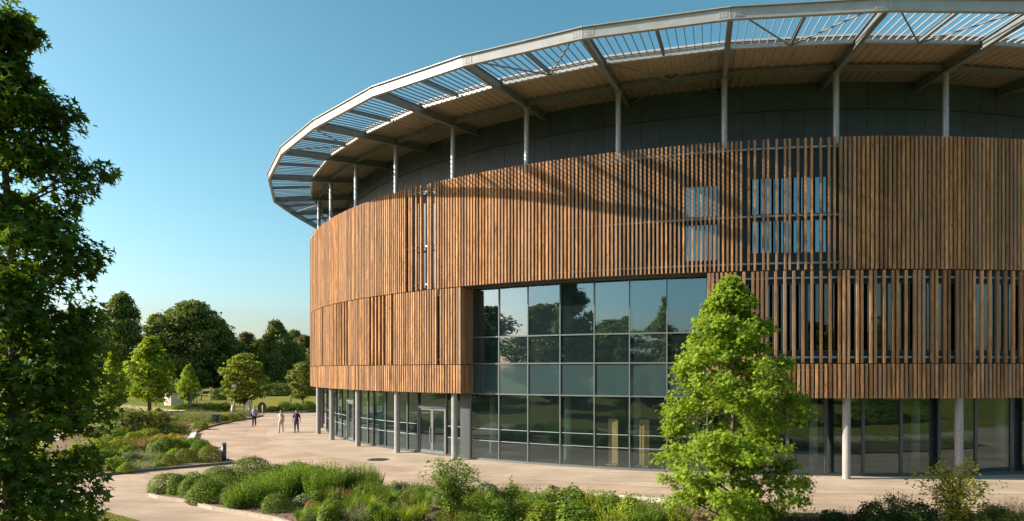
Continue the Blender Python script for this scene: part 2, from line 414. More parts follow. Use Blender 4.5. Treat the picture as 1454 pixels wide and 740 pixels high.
def proto(key, fn, base_mat):
    lv, k = fn; me = polymesh('foliage_' + key, lv, k, base_mat); PROTO[key] = me.data; bpy.data.objects.remove(me)
proto('mound_a', sh_mound(1, 4200, .042, .12), 'leaf_box'); proto('mound_b', sh_mound(2, 3400, .050, .20), 'leaf_box')
proto('mound_c', sh_mound(3, 1500, .085, .26), 'leaf_box'); proto('cover_a', sh_mound(4, 2200, .055, .34, QUAD), 'leaf_green')
proto('feather_a', sh_feather(5), 'leaf_green'); proto('feather_b', sh_feather(6, 130, 18, .085, .40), 'leaf_green')
proto('feather_c', sh_feather(8, 230, 12, .06, .44), 'leaf_sage')
proto('tuft_a', sh_tuft(9), 'leaf_green'); proto('tuft_b', sh_tuft(10, 200, .018), 'leaf_green')
PLANTS = []
def plant(name, key, px, py, w, h, m, look, cat, bed, group, dy=0):
    """w, h in photo pixels at the place where the plant stands"""
    p = g(px, py); k = p[1] / F
    o = bpy.data.objects.new(name, PROTO[key]); COL.objects.link(o)
    o.location = (p[0], p[1], .07 if bed else 0.0); o.scale = (w * k * 1.16, w * k * rng.uniform(.9, 1.15), h * k * 1.12)
    o.rotation_euler = (0, 0, rng.uniform(0, 6.28))
    o.material_slots[0].link = 'OBJECT'; o.material_slots[0].material = M[m]
    o['category'] = cat; o['group'] = group
    PLANTS.append((px, o, look, bed or 'lawn edge', group)); return o

def loose_shrub(name, px, py, w, h, m, label, seed, n_stem=10, n_leaf=900, ls=.07, cat='shrub', shape=OVAL, zb=.07, narrow=1.0):
    p = g(px, py); k = p[1] / F; W = w * k; Hh = h * k; rg = np.random.default_rng(seed)
    root = empty(name, (p[0], p[1], zb), label, cat); st = MB(); pos = []
    for i in range(n_stem):
        a = i * 2.4 + rg.uniform(-.4, .4); q = rg.uniform(.25, 1) * narrow
        tip = np.array([math.cos(a) * W * .5 * q, math.sin(a) * W * .5 * q, Hh * (1.0 - .45 * q * rg.uniform(.6, 1))])
        mid = tip * .5 + np.array([0, 0, Hh * .08]) - np.array([tip[0], tip[1], 0]) * .15
        st.tube([(0, 0, 0), mid, tip], [.014, .009, .004], 5, False)
        for t in np.linspace(.25, 1, 9):
            b = mid * 2 * t if t < .5 else mid + (tip - mid) * (2 * t - 1)
            for s in range(2):
                e = b + rg.normal(size=3) * np.array([.09, .09, .06]) * W
                pos.append(e); st.tube([b, e], [.005, .002], 3, False)
    sto = st
    v = np.concatenate(sto.v) + np.array([p[0], p[1], zb]); sto.v = [v]; sto.build('stem', 'bark', root, True)
    pos = np.array(pos); c = pos[rg.integers(0, len(pos), n_leaf)] + rg.normal(size=(n_leaf, 3)) * W * .035
    c[:, 2] = np.maximum(c[:, 2], .03)
    nr = np.array([0, 0, .9]) + rg.normal(size=c.shape) * .6
    polymesh('foliage', leaves(c, nr, ls, shape, rg, c * np.array([1, 1, .2]) + np.array([0, 0, .1]) + rg.normal(size=c.shape) * .4), len(shape), m, root)
    return root

# =================================================================== SETTING
sheet('ground', [(-700, -500), (700, -500), (700, 900), (-700, 900)], 0.0, 'grass')
plaza_px = [(448, 582.5), (378, 584), (362, 590), (353, 596), (338, 598), (314, 603), (290, 609), (274, 618), (272, 625), (280, 634), (323, 655), (333, 658.5), (278, 663.5), (219, 668.5), (156, 675), (60, 684), (-150, 700)]
pl = [g(*q)[:2] for q in plaza_px] + [g(-150, 748)[:2], g(60, 735)[:2], g(153, 727)[:2], g(200, 740)[:2], (-9.0, 18), (-8, 12), (70, 12), (70, 110), (-10, 110)]
sheet('plaza', pl, .004, 'plaza')
arc = [P(38.6, t)[:2] for t in np.linspace(-100, 60, 81)] + [P(33.0, t)[:2] for t in np.linspace(60, -100, 81)]
sheet('paved_apron', arc, .008, 'apron')
# saw-cut joints and repair lines in the paving
jm = MB()
def jline(pts, w=.035):
    pts = [np.asarray(p, float) for p in pts]
    for a, b in zip(pts[:-1], pts[1:]):
        d = b - a; L = np.linalg.norm(d[:2]); n = np.array([-d[1], d[0]]) / L * w / 2
        jm.add([(a[0] - n[0], a[1] - n[1], .0122), (b[0] - n[0], b[1] - n[1], .0122), (b[0] + n[0], b[1] + n[1], .0122), (a[0] + n[0], a[1] + n[1], .0122)], [(0, 1, 2, 3)])
jline([P(38.62, t) for t in np.linspace(-98, 50, 60)], .05)
for t in np.arange(-95, 45, 8.18): jline([P(34.3, t), P(38.6, t)], .02)
jline([g(152, 686), g(215, 701)]); jline([g(540, 676), g(620, 660), g(720, 668)], .03)
jline([g(345, 630), g(344, 618), g(352, 608), g(372, 596)], .03); jline([g(345, 630), g(380, 645)], .03)
jline([(2, 24.5), (8, 29.2)], .02); jline([(18, 23), (18.5, 30)], .02); jline([(24, 22), (25, 30.5)], .02)
o = jm.build('paving_joints', 'joint'); o['kind'] = 'structure'
# paths and dry field in the park
def strip(name, pts, w, z, m):
    pts = [np.asarray(p[:2], float) for p in pts]; l = []; r = []
    for i, p in enumerate(pts):
        d = pts[min(i + 1, len(pts) - 1)] - pts[max(i - 1, 0)]; d /= np.linalg.norm(d); n = np.array([-d[1], d[0]])
        l.append(p + n * w / 2); r.append(p - n * w / 2)
    return sheet(name, l + r[::-1], z, m)
strip('park_path', [g(60, 628), g(118, 613), g(150, 606), g(172, 602), g(186, 596)], 2.6, .004, 'path')
strip('park_path', [g(120, 572), g(150, 574), g(180, 577), g(205, 579), g(235, 584), g(262, 583)], 3.2, .006, 'path')
sheet('dry_meadow', [(-260, 128), (-20, 128), (-20, 150), (-260, 150)], .004, 'dry')

# planting beds ------------------------------------------------------------------------------
front_px = [(213, 701), (217, 706), (228, 709), (266, 714), (305, 724.5), (353, 732), (391, 739)]
front = [g(*q)[:2] for q in front_px] + [g(430, 752)[:2], (-4.0, 19.0), (4, 17.2), (16, 16.6), (34, 16.6), (34, 22.6)]
front += [g(*q)[:2] for q in [(1454, 733), (1250, 735), (1100, 732), (1010, 725), (930, 716.5), (880, 710), (790, 704), (700, 700), (600, 696), (540, 690), (500, 682), (440, 672), (380, 667), (330, 668), (290, 677), (240, 689)]]
left_px = [(373, 591), (353, 595.5), (338, 597.5), (314, 602.5), (290, 608.5), (274, 617), (271, 625), (279, 634), (322, 654.5), (332, 658), (278, 663), (219, 668), (156, 674.5), (60, 683.5), (20, 660), (90, 622), (160, 600), (205, 590), (262, 586), (300, 586), (345, 586)]
left = [g(*q)[:2] for q in left_px]
sheet('soil', front, .07, 'mulch', 'structure'); sheet('soil', left, .07, 'mulch', 'structure')
def kerb(name, pts, m, w=.14, h=.11, label=None):
    mb = MB(); pts = [np.array([p[0], p[1], 0]) for p in pts]
    for a, b in zip(pts[:-1], pts[1:]):
        L = np.linalg.norm(b - a); n = max(1, int(round(L / .9)))
        for i in range(n):
            p = a + (b - a) * (i / n); q = a + (b - a) * ((i + 1) / n); d = (q - p) / np.linalg.norm(q - p) * .008
            mb.bar(p + d + np.array([0, 0, h / 2 + .001]), q - d + np.array([0, 0, h / 2 + .001]), w, h)
    o = mb.build(name, m); tag(o, label, 'kerb'); return o
kerb('kerb', front[-16:] + front[:8], 'kerb', label='pale stone kerb edging the front planting bed beside the path')
kerb('kerb', [g(*q)[:2] for q in [(373, 591), (353, 595.5), (338, 597.5), (314, 602.5), (290, 608.5), (276, 615)]], 'kerb_dark', .16, .13, 'dark kerb curving along the far side of the left bed near the walkers')
kerb('kerb', [g(*q)[:2] for q in [(279, 634.5), (322, 655), (333, 658.4), (278, 663.4), (219, 668.4), (156, 674.9), (60, 684)]], 'kerb_dark', .16, .13, 'dark low kerb along the near edge of the left bed below the bollard')
kerb('kerb', [g(*q)[:2] for q in [(276, 615.5), (274.5, 619), (273, 623), (270, 627), (262, 629.5), (254, 629)]], 'white_stone', .36, .20, 'short curved whitish stone kerb at the bulge of the left bed')

kerb('kerb', [g(*q)[:2] for q in [(842, 705), (890, 709), (946, 713.5)]], 'white_stone', .22, .12, 'low whitish kerb stretch on the paving left of the young tree')
# =================================================================== THE BUILDING
B = empty('round_building', (CX, CY, 0), 'large round arena clad in vertical timber slats under an overhanging steel canopy', 'building')
ZB, ZM, ZJ, ZT = 3.655, 5.20, 9.37, 15.28
pitch = .195 / R * 180 / PI
tL, tR = th(651, R), th(1009, R)
def slat_range(a, b, keep=None, w=.095):
    t = a; out = []
    while t < b:
        out.append((t, w)); t += pitch
    return out
def slats(name, lst, z0, z1, r1=R, d=.13):
    mb = MB()
    for t, w in lst:
        o = rng.normal() * .004; mb.pbox(t, w * rng.uniform(.94, 1.06), r1 - d + o, r1 + o, z0 + rng.uniform(-.004, .004), z1 + rng.uniform(-.006, .006))
    return mb.build(name, 'wood', B)
T0, T1 = -112.0, 52.0
sp0, sp1 = th(1056, R), th(1189, R)
sq0, sq1 = th(566, R), th(626, R)
up = []
for t, w in slat_range(T0, T1):
    if sp0 < t < sp1 - .05: continue
    ww = .082 if t < sp0 else .108
    if t < th(880, R): ww = .096
    if sq0 < t < sq1 and random.random() < .13: continue
    up.append((t, ww))
for v in (195, 222, 260, 280, 318, 355, 375, 412, 445, 472, 512, 548, 572): up.append((th(1000 + v / 3.084, R), .085))
slats('upper_cladding', up, ZJ + .025, ZT)
def lower(a, b, gapf, seed):
    rd = random.Random(seed); out = []; run = 0
    for t, w in slat_range(a, b):
        gf = gapf(t)
        if run == 0 and rd.random() < gf: run = 1; continue
        run = 0
        out.append((t, .108 if t > tR else .096))
    return out
def gl(t):
    x = 727 + F * (P(R, t)[0] / P(R, t)[1])
    if 478 < x < 494 or 523 < x < 546: return .75
    return .05
slats('lower_cladding', lower(T0, tL, gl, 3), ZM + .02, ZJ - .02)
slats('lower_cladding', lower(tR + .15, T1, lambda t: .58, 5), ZM + .02, ZJ - .02)
slats('cladding_band', slat_range(T0, tL, w=.104), ZB, ZM - .02)
slats('cladding_band', slat_range(tR + .15, T1, w=.112), ZB, ZM - .02)
# corner posts and returns of the big glazed opening
GR = 34.15
for t, sgn in ((tL, -1), (tR, 1)):
    mb = MB(); n = 7
    a = math.radians(t); nrm = np.array([math.sin(a), -math.cos(a), 0]); tg = np.array([math.cos(a), math.sin(a), 0])
    for i in range(n):
        r = R - .07 - i * .165
        for z0, z1 in ((ZB, ZM - .02), (ZM + .02, ZJ - .02)):
            c = np.array([CX, CY, 0]) + nrm * r + tg * sgn * -.065
            q = [c + tg * sx * .06 + nrm * sy * .062 + np.array([0, 0, z]) for z in (z0, z1) for sx, sy in ((-1, 1), (1, 1), (1, -1), (-1, -1))]
            mb.box6(q)
    mb.build('return_cladding', 'wood', B)
    mb = MB(); c = tg * sgn * .03
    p0 = P(R - .02, t) + c; p1 = P(GR, t) + c
    mb.bar(np.array([p0[0], p0[1], (ZB + ZJ) / 2]), np.array([p1[0], p1[1], (ZB + ZJ) / 2]), .04, ZJ - ZB - .04)
    mb.build('return_backing', 'teal_panel', B)
# horizontal rails carrying the slats
def ringseg(mb, r0, r1, a, b, z0, z1, step=1.3):
    n = max(1, int(round((b - a) / step)))
    ts = np.linspace(a, b, n + 1); v = []
    for t in ts: v += [P(r0, t, z0), P(r1, t, z0), P(r1, t, z1), P(r0, t, z1)]
    f = []
    for i in range(n):
        k = i * 4; f += [(k, k + 4, k + 5, k + 1), (k + 1, k + 5, k + 6, k + 2), (k + 2, k + 6, k + 7, k + 3), (k + 3, k + 7, k + 4, k)]
    f += [(0, 1, 2, 3), (n * 4 + 3, n * 4 + 2, n * 4 + 1, n * 4)]
    mb.add(v, f); return mb
for z, (a, b) in ((14.92, (T0, T1)), (11.86, (T0, T1)), (9.72, (T0, T1)), (9.05, (T0, tL - .1)), (9.05, (tR + .1, T1)), (5.48, (T0, tL - .1)), (5.48, (tR + .1, T1)), (4.9, (T0, tL - .1)), (4.9, (tR + .1, T1)), (3.95, (T0, tL - .1)), (3.95, (tR + .1, T1))):
    ringseg(MB(), R - .20, R - .142, a, b, z - .04, z + .04).build('slat_rail', 'galv', B)
# backing wall in panels, with windows cut out where the slats thin out
WR = 34.83
wins = []     # (t0, t1, z0, z1)
edges = [th(x, WR) for x in (1062, 1102, 1142, 1182)]
for a, b in zip(edges[:-1], edges[1:]): wins += [(a, b, 10.2, 11.75), (a, b, 11.98, 13.7)]
for a, b in zip([th(x, WR) for x in (905, 972)], [th(x, WR) for x in (935, 1022)]): wins += [(a, b, 9.95, 11.7), (a, b, 11.98, 13.5)]
low_edges = np.arange(tR + 1.0, 46, 2.9)
for i in range(len(low_edges) - 1): wins.append((low_edges[i] + .15, low_edges[i + 1] - .15, 5.75, 8.85))
def wall_with_holes(name, a, b, z0, z1, holes, m):
    hs = [h for h in holes if h[0] < b and h[1] > a and h[2] < z1 and h[3] > z0]
    ts = sorted(set([a, b] + [x for h in hs for x in h[:2]] + list(np.arange(math.ceil(a / 2) * 2 + .31, b, 2.0))))
    zs = sorted(set([z0, z1] + [x for h in hs for x in h[2:]]))
    mb = MB()
    for i in range(len(ts) - 1):
        if ts[i + 1] - ts[i] < .02: continue
        for j in range(len(zs) - 1):
            tm = (ts[i] + ts[i + 1]) / 2; zm = (zs[j] + zs[j + 1]) / 2
            if any(h[0] < tm < h[1] and h[2] < zm < h[3] for h in hs): continue
            A0, A1 = P(WR, ts[i]), P(WR, ts[i + 1]); B0, B1 = P(WR - .15, ts[i]), P(WR - .15, ts[i + 1])
            mb.box6([(q[0], q[1], z) for z in (zs[j], zs[j + 1]) for q in (A0, A1, B1, B0)])
    return mb.build(name, m, B)
wall_with_holes('backing_wall', T0, T1, ZJ, 15.1, wins, 'teal_panel')
wall_with_holes('backing_wall', T0, tL - .1, ZB + .03, ZJ, wins, 'teal_panel')
wall_with_holes('backing_wall', tR + .1, T1, ZB + .03, ZJ, wins, 'teal_panel')
ringseg(MB(), WR - .15, WR - .02, T1, 360 + T0, 0, 18.9, 3).build('rear_wall', 'teal_panel', B)

def window(a, b, z0, z1, Rg, gm, fw=.05, depth=.10, blind=False, name='window', fm='frame'):
    """frame (part) > pane; flat between the two jamb angles"""
    A, Bq = P(Rg, a), P(Rg, b); d = Bq - A; L = np.linalg.norm(d); d /= L; n = np.array([d[1], -d[0], 0])
    mb = MB(); z = np.array([0, 0, 1])
    def fb(p, q, w, h): mb.bar(p, q, w, h)
    mid = (z0 + z1) / 2
    for p in (A + d * (fw / 2 + .004), Bq - d * (fw / 2 + .004)):
        c = [p + d * i * fw / 2 + n * j * depth / 2 + z * k for k in (z0, z1) for i, j in ((-1, -1), (1, -1), (1, 1), (-1, 1))]; mb.box6(c)
    for zz in (z0 + fw / 2, z1 - fw / 2):
        p0, p1 = A + d * (fw + .006), Bq - d * (fw + .006)
        mb.box6([q + n * j * depth * .48 + z * (zz + k * fw / 2) for k in (-1, 1) for q, j in ((p0, -1), (p1, -1), (p1, 1), (p0, 1))])
    fo = mb.build(name, fm, B)
    pn = MB(); p0, p1 = A + d * fw * .8, Bq - d * fw * .8
    pn.box6([q + n * j * .012 + z * k for k in (z0 + fw * .8, z1 - fw * .8) for q, j in ((p0, -1), (p1, -1), (p1, 1), (p0, 1))])
    po = pn.build('pane', gm, fo)
    if blind:
        bl = MB(); off = -n * .14
        m_ = 10
        for i in range(m_):
            if blind == 'stripe' and (i in (2, 5, 6, 9)): continue
            q0 = A + d * L * (i + .06) / m_ + off; q1 = A + d * L * (i + .94) / m_ + off
            bl.box6([q + n * j * .006 + z * k for k in (z0, z1) for q, j in ((q0, -1), (q1, -1), (q1, 1), (q0, 1))])
        bl.build('blind', 'blind', fo)
    return fo
for i, (a, b, z0, z1) in enumerate(wins):
    window(a, b, z0, z1, WR - .06, 'glass_slat' if i < 10 else 'glass_low', blind=('stripe' if i < 6 else (True if i < 10 else False)))
# clerestory wall behind the roof columns
KR = 32.3
mb = MB(); ringseg(mb, KR - .3, KR - .05, -180, 179.9, 13.2, 18.98, 3)
ts = np.arange(-112, 56, 1.75)
for i in range(len(ts) - 1):
    for z0, z1 in ((14.9, 17.62), (17.70, 18.95)):
        a, b = ts[i] + .014, ts[i + 1] - .014
        q = [P(KR - .05, a), P(KR - .05, b), P(KR, b), P(KR, a)]
        mb.box6([(p[0], p[1], z) for z in (z0, z1) for p in (q[3], q[2], q[1], q[0])])
ringseg(mb, KR - .02, KR + .05, -112, 56, 17.635, 17.685, 1.75)
mb.build('clerestory_wall', 'dark_panel', B)
ringseg(MB(), KR, R - .45, -112, 56, 14.6, 14.85, 2).build('terrace_slab', 'soffit', B)
# roof geometry ------------------------------------------------------------------------------
STEP = 360 / 44
ucol = {1: -60.6, 2: -52.6, 3: -44.4, 4: -36.52, 5: -28.59, 6: -20.42, 7: -12.15, 8: -3.9, 9: 4.35}
def tu(i): return ucol.get(i, -3.9 + STEP * (i - 8))
vert = {-2: (-18.1, 62.85), -1: (-18.54, 57.0), 0: (-18.57, 52.4), 1: (-16.73, 46.16), 2: (-13.98, 40.75), 3: (-10.72, 36.37), 4: (-6.64, 32.11), 5: (-2.11, 28.96),
        6: (2.80, 26.54), 7: (8.17, 25.07), 8: (13.69, 24.47), 9: (19.45, 24.6)}
def V(i, z=0.):
    if i in vert: return np.array([*vert[i], z])
    return P(40.4 if i > 9 else 37.6, tu(i), z)
def lerpR(i, rr, z=0.):    # a point on beam i at distance rr from centre
    v = V(i); w = P(KR, tu(i)); c = np.array([CX, CY, 0])
    lo, hi = 0., 1.
    for _ in range(40):
        m = (lo + hi) / 2; q = w + (v - w) * m
        if np.linalg.norm(q - c) < rr: lo = m
        else: hi = m
    q = w + (v - w) * lo; q[2] = z; return q
def ringR(i): return 37.5 - (41 - np.linalg.norm(V(i) - np.array([CX, CY, 0]))) * .75
def Wp(i, z=0.): return lerpR(i, ringR(i), z)
i0, i1 = -6, 15
ZF0, ZF1 = 18.02, 18.42
for i in range(i0, i1 + 1):
    a, b = V(i), V(i + 1); d = (b - a) / np.linalg.norm(b - a)
    mb = MB(); z = np.array([0, 0, 1.])
    if i < i1:
        mb.bar(a + d * .01 + z * (ZF0 + .2), b - d * .01 + z * (ZF0 + .2), .07, .38)
        nrm = np.array([d[1], -d[0], 0]); 
        mb.bar(a + z * (ZF1 + .012) + nrm * .02, b + z * (ZF1 + .012) + nrm * .02, .19, .035)
        mb.bar(a + z * (ZF0 - .012) - nrm * .03, b + z * (ZF0 - .012) - nrm * .03, .16, .03)
        for e, s in ((a, 1), (b, -1)):       # bolted splice plates
            c = e + d * s * .28 + nrm * .04 + z * (ZF0 + .2)
            mb.bar(c - d * .16, c + d * .16, .012, .30)
            for u in (-.1, 0.02):
                for w in (-.09, 0, .09): mb.bar(c + d * u + z * w + nrm * .006, c + d * u + z * w + nrm * .02, .03, .03)
        mb.build('canopy_fascia', 'steel_light', B)
    # radial beam, from fascia to clerestory
    o_ = V(i, 18.22); e_ = P(KR + .05, tu(i), 18.70)
    mb = MB(); dd = (e_ - o_) / np.linalg.norm(e_ - o_)
    mb.ibeam(o_ + dd * .08, e_, .20, .40, .03)
    mb.build('roof_beam', 'steel_mid', B)
    c = lerpR(i, R - .62)
    f_ = np.linalg.norm(c[:2] - V(i)[:2]) / np.linalg.norm(e_[:2] - o_[:2])
    zt = (o_ + (e_ - o_) * f_)[2] - .2
    mb = MB(); mb.tube([(c[0], c[1], 14.3), (c[0], c[1], zt - .04)], .135, 16)
    mb.bar((c[0] - .17, c[1], zt - .02), (c[0] + .17, c[1], zt - .02), .34, .03)
    mb.build('roof_column', 'galv', B, False)
    for p in B.children[-1].data.polygons:
        if len(p.vertices) == 4 and abs(p.normal.z) < .1 and p.index < 16: p.use_smooth = True
for i in range(i0, i1):
    # deck-edge beam, flashing, deck, purlin
    w0, w1 = Wp(i), Wp(i + 1); d = (w1 - w0) / np.linalg.norm(w1 - w0); z = np.array([0, 0, 1.]); nrm = np.array([d[1], -d[0], 0])
    zb = 18.50
    mb = MB(); mb.ibeam(w0 + d * .1 + z * (zb + .1), w1 - d * .1 + z * (zb + .1), .13, .24, .02); mb.build('ring_beam', 'steel_light', B)
    mb = MB(); q0, q1 = w0 - nrm * .02 + d * .02, w1 - nrm * .02 - d * .02
    mb.box6([p + z * (zb + k) for k, pp in ((.26, 0), (.38, 1)) for p in ((q0 + nrm * .1, q1 + nrm * .1, q1, q0) if pp == 0 else (q0 + nrm * .02, q1 + nrm * .02, q1 - nrm * .04, q0 - nrm * .04))])
    mb.build('roof_edge_flashing', 'flash', B)
    k0, k1 = P(KR, tu(i)), P(KR, tu(i + 1))
    ribs = 12; v = []; f = []
    prof = ((0, 0), (.30, 0), (.42, .05), (.86, .05), (1.0, 0))
    tt = []; zz = []
    for r in range(ribs):
        for u, h in prof[:-1]: tt.append((r + u) / ribs); zz.append(h)
    tt.append(1.); zz.append(0)
    for s, zs in ((0, zb + .27), (1, 18.93)):
        for t, h in zip(tt, zz):
            p = (w0 - nrm * .05) * (1 - t) + (w1 - nrm * .05) * t if s == 0 else k0 * (1 - t) + k1 * t
            v.append((p[0], p[1], zs + h))
    n = len(tt); f = [(j, j + 1, n + j + 1, n + j) for j in range(n - 1)]
    MB().add(v, f).build('roof_deck', 'deck', B)
    c0, c1 = lerpR(i, R - .62), lerpR(i + 1, R - .62); dd = (c1 - c0) / np.linalg.norm(c1 - c0)
    mb = MB(); mb.ibeam(c0 + dd * .11 + z * 18.60, c1 - dd * .11 + z * 18.60, .12, .20, .02); mb.build('purlin', 'steel_mid', B)
    # louvre blades
    mb = MB(); v0, v1 = V(i), V(i + 1)
    for k in range(1, 16):
        t = k / 16
        if k == 8: continue
        a = v0 * (1 - t) + v1 * t; b = w0 * (1 - t) + w1 * t; r_ = (b - a) / np.linalg.norm(b - a)
        mb.bar(a + r_ * .04 + z * 18.30, b - r_ * .07 + z * 18.60, .026, .06)
    mb.build('louvre_panel', 'steel_blade', B)
    a = (v0 + v1) / 2; b = (w0 + w1) / 2; r_ = (b - a) / np.linalg.norm(b - a)
    mb = MB(); mb.ibeam(a + r_ * .05 + z * 18.26, b - r_ * .08 + z * 18.58, .11, .17, .018); mb.build('rafter', 'steel_mid', B)
    if i in (-1, 2, 5, 7, 8, 11):
        mb = MB()
        for q in (v0 * .93 + v1 * .07, v1 * .93 + v0 * .07): mb.tube([q + z * 18.16, b + z * 18.50], .035, 8)
        mb.build('brace', 'steel_mid', B)
    if i in (0, 3, 6, 10):
        mb = MB()
        mb.tube([w0 * .96 + w1 * .04 + z * 18.5, k1 * .96 + k0 * .04 + z * 18.75], .035, 8); mb.tube([w1 * .96 + w0 * .04 + z * 18.43, k0 * .96 + k1 * .04 + z * 18.68], .035, 8)
        mb.build('brace', 'steel_mid', B)
# roof slab closing the drum
pts = [(*(Wp(i)[:2] * .985 + np.array([CX, CY]) * .015), 19.0) for i in range(i0, i0 + 44)]
mb = MB(); n = len(pts); v = pts + [(CX, CY, 19.9)]; mb.add(v, [(i, (i + 1) % n, n) for i in range(n)]); mb.build('roof_slab', 'steel_mid', B)

# ground floor -------------------------------------------------------------------------------
CR = 34.83
for t, rr in [(th(452.3, CR), CR), (th(471.4, CR), CR), (th(508.4, CR), CR), (th(564, CR), CR), (th(645.3, CR), CR), (-3.65, CR), (4.75, CR), (12.9, CR), (21.1, CR), (29.3, CR), (-76.3, 34.4), (-84.5, CR), (-92.5, CR)]:
    p = P(rr, t); MB().tube([(p[0], p[1], -.01), (p[0], p[1], ZB + .02)], .172, 24).build('column', 'concrete', B)
    for q in B.children[-1].data.polygons: q.use_smooth = len(q.vertices) == 4
ringseg(MB(), 33.5, R - .14, T0, tL - .15, ZB + .03, ZB + .15).build('soffit', 'soffit', B)
ringseg(MB(), 33.5, R - .14, tR + .15, T1, ZB + .03, ZB + .15).build('soffit', 'soffit', B)
ringseg(MB(), GR - .4, R - .142, tL, tR, ZJ + .02, ZJ + .10).build('soffit', 'soffit', B)
QR = 33.95
lpx = [657, 634.5, 594, 579, 562, 548, 531, 523, 512, 503.5, 494, 486, 478]
lt = [th(x, QR) for x in lpx]
while lt[-1] > -108: lt.append(lt[-1] - 2.75)
doors = {1: 2, 9: 1}
def manif(mb, A, Bq):
    d = (Bq - A); L = np.linalg.norm(d); d /= L; n = np.array([d[1], -d[0], 0]); z = np.array([0, 0, 1.])
    for zz in (1.08, 1.72):
        mb.box6([q + n * j + z * (zz + k * .013) for k in (-1, 1) for q, j in ((A + d * .06, .016), (Bq - d * .06, .016), (Bq - d * .06, .02), (A + d * .06, .02))])
for i in range(len(lt) - 1):
    b, a = lt[i], lt[i + 1]
    if i in doors:
        window(a, b, 2.86, ZB, QR, 'glass', .06, .12)
        A, Bq = P(QR, a), P(QR, b); nl = doors[i]
        fr = MB(); d = Bq - A; L = np.linalg.norm(d); d /= L; n = np.array([d[1], -d[0], 0]); z = np.array([0, 0, 1.])
        for p in (A + d * .045, Bq - d * .045):
            fr.box6([p + d * ii * .045 + n * j * .10 + z * k for k in (.01, 2.84) for ii, j in ((-1, -1), (1, -1), (1, 1), (-1, 1))])
        fr.bar(A + d * .092 + z * 2.76, Bq - d * .092 + z * 2.76, .19, .14)
        fr.build('door_frame', 'frame_light', B)
        for k in range(nl):
            s0 = A + d * (.10 + (L - .2) * k / nl + .01); s1 = A + d * (.10 + (L - .2) * (k + 1) / nl - .01)
            lf = MB(); l2 = np.linalg.norm(s1 - s0)
            for p in (s0 + d * .045, s1 - d * .045): lf.box6([p + d * ii * .045 + n * j * .03 + z * q for q in (.03, 2.67) for ii, j in ((-1, -1), (1, -1), (1, 1), (-1, 1))])
            lf.bar(s0 + d * .092 + z * .13, s1 - d * .092 + z * .13, .058, .2); lf.bar(s0 + d * .092 + z * 2.62, s1 - d * .092 + z * 2.62, .058, .1)
            lo = lf.build('door', 'frame_light', B)
            pm = MB(); q0, q1 = s0 + d * .08, s1 - d * .08
            pm.box6([q + n * j * .01 + z * kk for kk in (.2, 2.6) for q, j in ((q0, -1), (q1, -1), (q1, 1), (q0, 1))]); pm.build('pane', 'glass', lo)
            hp = (s1 - d * .12 if k == 0 else s0 + d * .12) + n * .09
            hm = MB(); hm.tube([hp + z * .7, hp + z * 1.6], .018, 8); hm.bar(hp + z * .8, hp + z * .8 - n * .06, .02, .02); hm.bar(hp + z * 1.5, hp + z * 1.5 - n * .06, .02, .02); hm.build('handle', 'galv', lo)
    else:
        fo = window(a, b, .08, ZB, QR, 'glass', .05, .12)
        mm = MB(); manif(mm, P(QR, a), P(QR, b)); mm.build('glass_strip', 'strip', fo)
# pier beside the glazed opening
mb = MB(); a, b = lt[0], th(668, GR)
mb.box6([(q[0], q[1], z) for z in (.0, ZB + .02) for q in (P(QR + .25, a + .05), P(GR + .05, b), P(GR - .4, b), P(QR - .3, a + .05))]); mb.build('pier', 'frame', B)
rt = [th(x, QR) for x in (1010, 1064, 1118, 1172, 1225, 1279, 1333, 1385, 1435)]
while rt[-1] < 48: rt.append(rt[-1] + 2.8)
for a, b in zip(rt[:-1], rt[1:]):
    fo = window(a, b, .08, ZB, QR, 'glass', .06, .12)
for t0_, t1_ in ((lt[-1], lt[0]), (rt[0], rt[-1])):
    ringseg(MB(), QR - .1, QR + .10, t0_, t1_, 0.0, .075).build('plinth', 'frame', B)
# big curtain wall: frame > 28 panes
mx = [th(x, GR) for x in (669, 709, 750, 795.6, 844, 894, 947, 1004)]
zs = [.06, 3.62, 5.25, 6.69, 9.38]
fm = MB()
for t in mx: fm.pbox(t, .055, GR - .1, GR + .06, .0, ZJ + .02)
for j, zz in enumerate(zs):
    for a, b in zip(mx[:-1], mx[1:]):
        A, Bq = P(GR, a), P(GR, b); d = (Bq - A) / np.linalg.norm(Bq - A); q = np.array([0, 0, zz])
        fm.bar(A + d * .03 + q, Bq - d * .03 + q, .13, .065 if j else .12)
CW = fm.build('curtain_wall', 'frame_light', B)
for a, b in zip(mx[:-1], mx[1:]):
    A, Bq = P(GR, a), P(GR, b); d = (Bq - A) / np.linalg.norm(Bq - A); n = np.array([d[1], -d[0], 0])
    for j in range(4):
        pm = MB(); q0, q1 = A + d * .025, Bq - d * .025; e = rng.normal() * .010
        q0 = q0 + n * e; q1 = q1 - n * e
        pm.box6([q + n * s * .012 + np.array([0, 0, k]) for k in (zs[j] + .03, zs[j + 1] - .03) for q, s in ((q0, -1), (q1, -1), (q1, 1), (q0, 1))])
        if j == 1: pm.build('spandrel_panel', 'spandrel', CW)
        else: pm.build('pane', 'glass' if j == 0 else 'glass_up', CW)
    mm = MB(); manif(mm, A, Bq); mm.build('glass_strip', 'strip', CW)
